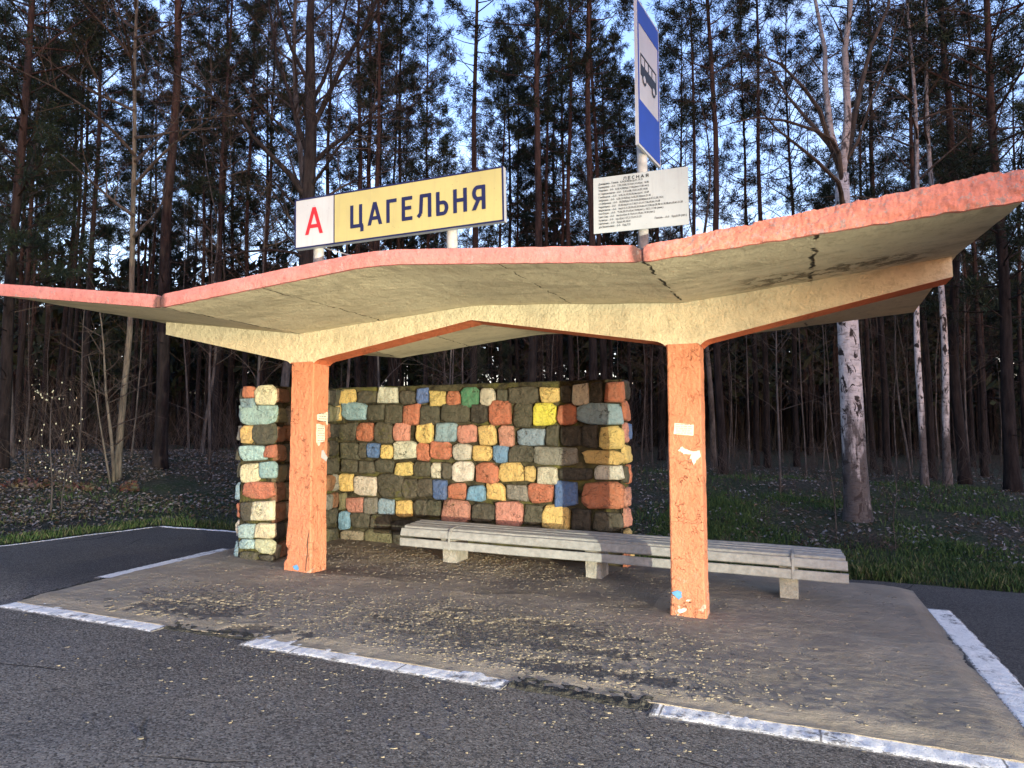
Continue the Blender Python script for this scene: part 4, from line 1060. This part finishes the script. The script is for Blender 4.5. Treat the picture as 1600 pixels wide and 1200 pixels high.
lim(b, [(1340, 170), (1337, 60), (1346, -10), (1352, -130), (1360, -300)], .085, .025, -.3, 9, kb=c, kids=9)
lim(c, [(1352, 180), (1370, 110), (1392, 40), (1425, -30), (1450, -140)], .07, .02, .3, 7, kb=c, kids=8)
lim(c, [(1303, 210), (1285, 170), (1255, 140), (1215, 110), (1170, 98)], .060, .014, -.9, 6, kb=c, kids=8)
lim(c, [(1318, 235), (1300, 220), (1265, 212), (1215, 205), (1165, 208), (1120, 225)], .050, .012, -1.3, 6, o=Vector((-.05, 0, zs(290))), kb=c, kids=7)
lim(c, [(1318, 300), (1305, 290), (1265, 265), (1230, 250), (1190, 232), (1160, 213)], .055, .012, -1.5, 6, o=Vector((-.06, 0, zs(318))), kb=c, kids=7)
lim(c, [(1300, 186), (1282, 150), (1262, 110), (1244, 60), (1235, 10)], .05, .012, .9, 6, o=Vector((-.06, .02, zs(235))), kb=c, kids=7)
lim(c, [(1350, 215), (1368, 150), (1390, 95), (1400, 30)], .035, .01, -.7, 6, o=Vector((-.04, .02, zs(250))), kb=c, kids=6)
ro = empty('birch_tree', (ub, vb_, ground(ub, vb_))); tag(ro, 'big old birch with a thick white and black trunk right of the shelter', 'birch')
o = b.build('trunk', M['birch'], ro, smooth=True); o = c.build('crown', M['twig'], ro)

# spreading dark tree behind the name board
Zb = 17.0; ub, vb_ = uv_at(475, Zb); X_ = RX*(Zb/F); zs0 = ground(ub, vb_)
def lim2(b, px, r0, r1, o, dep=0., kids=7, kb=None, kl=1.6):
    P = [o.copy()]
    for k, (x, y) in enumerate(px):
        h = X_*(x-475); P.append(Vector((h.x, h.y, (696-y)/F*Zb+1.55-zs0))+FX*(dep*(k+1)/len(px)))
    rd = [r0+(r1-r0)*k/(len(P)-1) for k in range(len(P))]; b.tube(P, rd, 7, cap=False)
    for k in range(kids):
        i = RT.randrange(1, len(P)-1); q = P[i].lerp(P[i+1], RT.random()); ax = (P[i+1]-P[i]).normalized()
        branch(kb, q, (ax*.6+rv(.7)+Vector((0, 0, .15))), kl*RT.uniform(.6, 1.5), max(.014, rd[i]*.4), 2, .0045, 5, .6, .0)
b = MB(); c = MB()
zz = lambda y: (696-y)/F*Zb+1.55-zs0
hp = lambda x, y: Vector(((X_*(x-475)).x, (X_*(x-475)).y, zz(y)))
b.tube([(0, 0, -.3), (0, 0, 0), (0, 0, .5), (0, 0, 3), hp(475, 400), hp(474, 300), hp(476, 200), hp(473, 100), hp(470, 0), hp(474, -120), hp(470, -260)], [.30, .26, .19, .17, .165, .155, .135, .115, .09, .06, .02], 11)
RT = random.Random(41)
lim2(b, [(448, 268), (420, 240), (395, 215), (380, 190), (345, 165), (300, 140), (255, 120)], .075, .012, hp(472, 305), -1.2, 12, c)
lim2(b, [(450, 175), (430, 110), (405, 50), (390, -30), (370, -120)], .065, .015, hp(474, 235), .9, 12, c)
lim2(b, [(500, 150), (530, 90), (560, 50), (590, -10), (620, -80)], .075, .015, hp(476, 190), -.8, 12, c)
lim2(b, [(498, 215), (525, 185), (560, 150), (595, 128), (630, 110)], .06, .012, hp(476, 250), 1.2, 11, c)
lim2(b, [(492, 100), (512, 20), (525, -60), (545, -160)], .055, .012, hp(472, 150), .6, 10, c)
lim2(b, [(445, 60), (425, 0), (410, -90), (400, -180)], .05, .012, hp(471, 110), -.6, 10, c)
lim2(b, [(505, 262), (530, 240), (575, 205), (612, 188)], .04, .010, hp(476, 285), -1.4, 8, c, 1.2)
lim2(b, [(458, 394), (425, 392), (385, 398), (360, 412), (335, 432), (315, 452)], .040, .012, hp(474, 402), -1.0, 7, c, 1.0)
lim2(b, [(440, 300), (410, 265), (370, 235), (330, 232), (290, 215)], .035, .008, hp(472, 330), 1.3, 9, c, 1.2)
ro = empty('bare_tree', (ub, vb_, zs0)); tag(ro, 'spreading dark bare tree with long crooked limbs behind the white part of the name board', 'tree')
o = b.build('trunk', M['dark'], ro, smooth=True); o = c.build('crown', M['twig'], ro)

# side stems and saplings lit at the left
def sapling(x, Z, H, r, n, label, seed, lean=(0, 0), buds=False, name='sapling', lit='grey'):
    global RT
    RT = random.Random(seed); u, v = uv_at(x, Z); b = MB(); c = MB(); pts = []
    for k in range(9):
        t = k/8; pts.append((lean[0]*H*t+.10*nz(t*2, seed), lean[1]*H*t+.10*nz(t*2, seed+9), H*t-.1))
    b.tube(pts, [r*(1-.8*k/8) for k in range(9)], 6); tips = []
    for k in range(n):
        z = H*RT.uniform(.15, .98); a = RT.uniform(0, 6.28)
        branch(c, along(pts, z), Vector((math.cos(a), math.sin(a), RT.uniform(.3, 1.1))), RT.uniform(.2, .32)*H*(1.1-.6*z/H), r*.4, 1, .004, 4, .5, 0, tips=tips)
    ro = empty(name, (u, v, ground(u, v))); tag(ro, label, 'sapling'); b.build('stem', M[lit], ro, smooth=True); c.build('crown', M['twig'], ro)
    if buds:
        d = MB(); d.col = (.42, .44, .30)
        for (p, dd) in tips:
            if RT.random() < .45: continue
            for _ in range(1):
                q = p+rv(.05); s = RT.uniform(.008, .017)
                i = [d.add(q+Vector(w)*s) for w in ((1, 0, 0), (-.5, .9, 0), (-.5, -.9, 0), (0, 0, 1.5), (0, 0, -1.2))]
                for f in ((0, 1, 3), (1, 2, 3), (2, 0, 3), (1, 0, 4), (2, 1, 4), (0, 2, 4)): d.face([i[k] for k in f])
        d.build('leaves', M['bud'], ro, colors=True)
sapling(183, 17.0, 4.3, .045, 12, 'pale side stem leaning left at the foot of the grey bare tree', 5, (-.13, -.04), lit='pale')  # stem bark lightened to stand in for headlamp light
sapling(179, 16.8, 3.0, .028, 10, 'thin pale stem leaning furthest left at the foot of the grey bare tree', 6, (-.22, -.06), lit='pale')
sapling(86, 13.6, 2.2, .018, 17, 'small sapling with pale buds on the leaf-strewn bank at the left', 7, (-.05, 0), True)
sapling(105, 14.0, 1.3, .014, 10, 'short sapling with a few pale buds right of the taller budding one', 8, (.05, 0), True)
sapling(124, 18.5, 4.6, .026, 14, 'thin leafless sapling between the budding sapling and the grey bare tree', 9, (.01, 0))
sapling(40, 16.2, 1.6, .016, 9, 'low leafless sapling on the bank near the left edge of the picture', 12, (.03, 0))
sapling(1390, 12.2, 1.5, .010, 10, 'thin dry sapling in the grass right of the big birch', 14, (0, 0))
sapling(1215, 17.0, 5.5, .034, 16, 'pale leafless sapling standing left of the big birch in the dark wood', 15, (.0, 0))
sapling(1300, 13.2, 2.6, .012, 14, 'wispy leafless sapling left of the foot of the big birch', 16, (-.05, 0))
sapling(700, 17.5, 6.5, .030, 16, 'slender leafless sapling behind the middle of the stone wall', 17, (.02, 0))
sapling(590, 16.5, 6.0, .034, 16, 'slender leafless sapling behind the left part of the stone wall', 18, (.0, 0))
sapling(400, 19, 7.0, .05, 18, 'leafless sapling standing just behind the left wing of the stone wall', 19, (.02, 0))
sapling(330, 20, 7.0, .045, 18, 'leafless sapling between the thick pine and the left wing of the wall', 20, (-.03, 0))

# deeper trees, nothing in the picture tells them apart
RF_ = random.Random(19); placed = [(x, Z) for x, w, Z, *_ in TR]
for k in range(82):
    for _ in range(30):
        Z = 27+35*RF_.random()**.8; x = RF_.uniform(-120, 1720)
        if all(abs(x-a) > 9 or abs(Z-c) > 3 for a, c in placed): break
    placed.append((x, Z)); u, v = uv_at(x, Z)
    key = RF_.choice(['p0', 'p1', 'p2', 'p2', 'p3', 'p3', 'p1', 'thicket'] if Z > 26 else ['p1', 'p2', 'p3', 'p2'])
    tree(key, 'pine_tree', u, v, RF_.uniform(.82, 1.12), RF_.uniform(0, 6.28), 'slim dark pine standing deep in the wood behind the shelter' if key != 'thicket' else 'low bushy young pine deep in the wood behind the shelter', 'pine tree', 'pines deep in the wood' if key != 'thicket' else 'young pines deep in the wood',
         rxy=RF_.uniform(.65, 1.05), lean=(RF_.uniform(-.02, .02), RF_.uniform(-.02, .02)))
for k in range(60):
    Z = RF_.uniform(20, 40); x = RF_.uniform(-80, 1000) if k < 26 else RF_.uniform(1000, 1650); u, v = uv_at(x, Z)
    tree(RF_.choice(['g1', 'g2', 'g2']), 'bare_tree', u, v, RF_.uniform(.6, 1.0), RF_.uniform(0, 6.28), 'thin leafless understorey tree in the wood behind the shelter', 'tree', 'leafless understorey trees', rxy=RF_.uniform(.6, 1.), lean=(RF_.uniform(-.05, .05), RF_.uniform(-.05, .05)))

# dry brush heaps and leaf piles on the bank
def heap(name, x, Z, mat, label, cat, n, R_, L, seed, col=None):
    global RT
    RT = random.Random(seed); u, v = uv_at(x, Z); b = MB(); z = ground(u, v)
    for k in range(n):
        a = RT.uniform(0, 6.28); rr = R_*math.sqrt(RT.random()); hh = L*(1-(rr/R_)**2)
        if col:
            b.col = tuple(q*RT.uniform(.6, 1.2) for q in RT.choice(col)); p = Vector((rr*math.cos(a), rr*math.sin(a)*.7, hh*RT.random()**.5)); e = rv(.07); s_ = e.cross(rv()).normalized()*.035; b.face([b.add(p-e), b.add(p+s_), b.add(p+e), b.add(p-s_)])
        else:
            p = Vector((rr*math.cos(a), rr*math.sin(a)*.7, 0)); branch(b, p, Vector((RT.uniform(-1, 1), RT.uniform(-1, 1), RT.uniform(.1, 1.1))), L*RT.uniform(.5, 1.3), .006, 1, .0035, 3, .6)
    o = b.build(name, mat, colors=bool(col)); o.location = (u, v, z); tag(o, label, cat)
heap('brush_heap', 1140, 11.6, M['pale'], 'low heap of dry pale twigs in the grass behind the right half of the bench', 'brush heap', 70, .55, .34, 51)
heap('brush_heap', 1345, 12.3, M['twig'], 'low dark heap of twigs at the foot of the big birch', 'brush heap', 60, .6, .30, 52)
RL = [(.085, .058, .042), (.065, .045, .034), (.11, .080, .060)]
heap('leaf_pile', 207, 16.2, M['leaf'], 'small mound of reddish dry leaves right of the grey bare tree', 'leaf pile', 170, .24, .22, 53, RL)
heap('leaf_pile', 132, 16.0, M['leaf'], 'low mound of reddish dry leaves left of the grey bare tree', 'leaf pile', 150, .40, .12, 54, RL)
heap('leaf_pile', 55, 16.0, M['leaf'], 'wide low mound of reddish dry leaves near the left edge of the picture', 'leaf pile', 220, .70, .12, 55, RL)

# far wood that reads as one mass
RT = random.Random(3); b = MB(); c = MB()
for k in range(1000):
    Z = RT.uniform(46, 105); x = RT.uniform(-260, 1860); u, v = uv_at(x, Z); z = ground(u, v); H = RT.uniform(10, 16); r = RT.uniform(.09, .17)
    b.tube([(u, v, z-.3), (u+RT.uniform(-.2, .2), v, z+H*.5), (u+RT.uniform(-.4, .4), v, z+H)], [r, r*.8, r*.2], 4, 0, cap=False)
    z1 = H*RT.uniform(.28, .5)
    for q in range(95):
        t = RT.random(); zq = z1+(H-z1)*t; a = RT.uniform(0, 6.28); rr = 2.0*(1-t*.75)*math.sqrt(RT.random())
        p = Vector((u+rr*math.cos(a), v+rr*math.sin(a), z+zq)); kk = RT.uniform(.7, 1.2); b.col = (.018*kk, .027*kk, .013*kk)
        e = rv(.55); s = e.cross(rv()).normalized()*.17; i = [b.add(p-e), b.add(p+s), b.add(p+e), b.add(p-s)]; b.face(i, 1)
for k in range(1500):    # low brush between the far trunks
    Z = RT.uniform(55, 100); x = RT.uniform(-260, 1860); u, v = uv_at(x, Z); z = ground(u, v); b.col = (.022, .021, .016)
    for q in range(7):
        p = Vector((u+RT.uniform(-1.2, 1.2), v, z)); e = Vector((RT.uniform(-.6, .6), RT.uniform(-.4, .4), RT.uniform(1.5, 5.))); s = Vector((.07, .02, 0)); i = [b.add(p-s), b.add(p+s), b.add(p+e)]; b.face(i, 1)
tag(b.build('distant_forest', [M['pine'], M['needle']], colors=True), 'dense dark forest far behind the nearer trees', 'forest', kind='stuff')

# ------------------------------------------------------------------ undergrowth, litter, grass, flakes
RT = random.Random(13); b = MB()
for k in range(330):
    Z = RT.uniform(16, 40); x = RT.uniform(-60, 1660); u, v = uv_at(x, Z)
    if dist_asphalt(u, v) < 4.5: continue
    z = ground(u, v); hh = RT.uniform(.8, 3.0)*(1 if x < 1000 else .55)
    for q in range(RT.randrange(3, 7)):
        a = RT.uniform(0, 6.28); branch(b, Vector((u+RT.uniform(-.3, .3), v+RT.uniform(-.3, .3), z-.05)), Vector((math.cos(a)*.45, math.sin(a)*.45, 1)), hh*RT.uniform(.5, 1.1), .010, 1, .004, 5, .5)
tag(b.build('undergrowth', M['twig']), 'tangle of bare twiggy brush between the trunks', 'brush', kind='stuff')

RT = random.Random(17); b = MB(); LC = [(.13, .12, .108), (.18, .168, .153), (.065, .058, .052), (.23, .217, .20), (.095, .075, .058)]
n = 0
while n < 26000:
    t = RT.random(); Z = 9+20*t**1.5; x = RT.uniform(-40, 1640) if RT.random() < .6 else RT.uniform(-40, 420); u, v = uv_at(x, Z); d = dist_asphalt(u, v)
    if d < .45 or (d < 1.6 and RT.random() < .75): continue
    if nz(u*.45, v*.45, 6) < (-.22 if u > 0 else -.42)+RT.uniform(-.15, .15): continue
    n += 1; z = ground(u, v)+RT.uniform(.005, .05); s = RT.uniform(.022, .052); a = RT.uniform(0, 6.28); ca, sa = math.cos(a)*s, math.sin(a)*s; tx, ty = RT.uniform(-.6, .6), RT.uniform(-.6, .6)
    cc = RT.choice(LC); kk = RT.uniform(.6, 1.15); b.col = tuple(q*kk for q in cc)
    P = [(ca, sa), (-sa*.6, ca*.6), (-ca, -sa), (sa*.6, -ca*.6)]; i = [b.add((u+px, v+py, z+px*tx+py*ty+(.3*s if q % 2 else 0))) for q, (px, py) in enumerate(P)]; b.face(i)
tag(b.build('leaf_litter', M['leaf'], colors=True), 'dead brown leaves lying over the bank', 'leaf litter', kind='stuff')

RT = random.Random(23); b = MB(); n = 0; GC = [(.022, .050, .016), (.032, .066, .019), (.050, .084, .026), (.085, .095, .048)]
while n < 78000:
    if RT.random() < .45: u, v = RT.uniform(3.2, 14), RT.uniform(2.6, 10)
    elif RT.random() < .4: u, v = RT.uniform(-9, -3.0), RT.uniform(-1.2, 5)
    else: u, v = RT.uniform(-6, 16), RT.uniform(2.4, 16)
    d = dist_asphalt(u, v)
    if d < .05+.12*RT.random(): continue
    dens = max(math.exp(-((d-.4)/(1.5 if u > 0 else .16))**2) if d > .4 else 1., (1.0 if u > 0 else .10)*sstep(-.15, .25, nz(u*.4, v*.4, 11)))
    if RT.random() > dens: continue
    n += 1; z = ground(u, v); h = RT.uniform(.03, .13)*(.75+.9*max(0, .5+nz(u*1.3, v*1.3, 2)))*(.85 if d < 1.5 and u > 0 else .75); a = RT.uniform(0, 6.28); w = RT.uniform(.004, .008)
    dx, dy = math.cos(a)*w, math.sin(a)*w; lx, ly = RT.uniform(-.5, .5)*h, RT.uniform(-.5, .5)*h
    cc = RT.choice(GC if d < 2 else GC[:3]); kk = RT.uniform(.7, 1.2); b.col = tuple(q*kk for q in cc)
    i = [b.add((u-dx, v-dy, z-.01)), b.add((u+dx, v+dy, z-.01)), b.add((u+dx*.7+lx*.4, v+dy*.7+ly*.4, z+h*.6)), b.add((u+lx, v+ly, z+h))]; b.face(i)
tag(b.build('grass', M['blade'], colors=True), 'short rough grass along the edge of the asphalt', 'grass', kind='stuff')

def flake(b, u, v, z, s, t, tilt, cc):
    n = RT.randrange(5, 8); a0 = RT.uniform(0, 6.28); tx, ty = RT.uniform(-tilt, tilt), RT.uniform(-tilt, tilt); el = RT.uniform(.55, 1.)
    b.col = cc; lo, hi = [], []
    for k in range(n):
        a = a0+2*PI*k/n; r = s*RT.uniform(.7, 1.15); px, py = r*math.cos(a), r*math.sin(a)*el
        lo.append(b.add((u+px*1.04, v+py*1.04, z-.006))); hi.append(b.add((u+px*.92, v+py*.92, z+t+px*tx+py*ty)))
    b.face(hi)
    for k in range(n): b.face((lo[k], lo[(k+1) % n], hi[(k+1) % n], hi[k]))
RT = random.Random(29); b = MB(); n = 0
FC = [(.21, .185, .135), (.19, .168, .128), (.25, .215, .15), (.16, .145, .12), (.12, .11, .095)]
while n < 9000:
    r = RT.random()
    if r < .50: u, v = RT.gauss(3.0, .95), RT.gauss(-1.35, .5)
    elif r < .74: u, v = RT.gauss(1.6, 1.3), RT.gauss(1.5, .65)
    elif r < .82: u, v = RT.gauss(.25, .42), RT.gauss(-1.75, .38)
    elif r < .90: u, v = RT.gauss(4.0, .9), RT.gauss(-2.2, .25)
    elif RT.random() < .5: continue
    else: u, v = RT.uniform(-1, 6.7), RT.uniform(-2.3, 2.4)
    if not (PADL(v)+.05 < u < 6.8 and -2.36 < v < 2.45) or (v > 2.3 and u < 3.4): continue
    n += 1; s = min(.05, .005+abs(RT.gauss(0, .0105)))*(1.7 if r > .74 and r < .82 else 1); cc = RT.choice(FC if s > .012 else FC[1:]); kk = RT.uniform(.75, 1.15)
    flake(b, u, v, pad_h(u, v), s, RT.uniform(.002, .007), .12, tuple(q*kk for q in cc))
n = 0
while n < 420:
    u, v = (RT.gauss(3.2, 1.4), -2.62-abs(RT.gauss(0, .75))) if RT.random() < .72 else (RT.uniform(-4, 9), RT.uniform(-6, -2.6))
    n += 1; s = min(.034, .005+abs(RT.gauss(0, .008))); cc = RT.choice(FC); kk = RT.uniform(.7, 1.1); flake(b, u, v, road_h(u, v), s, RT.uniform(.002, .006), .1, tuple(q*kk for q in cc))
tag(b.build('cement_flakes', M['flake'], colors=True), 'loose flakes of broken cement strewn over the pad', 'rubble', kind='stuff')
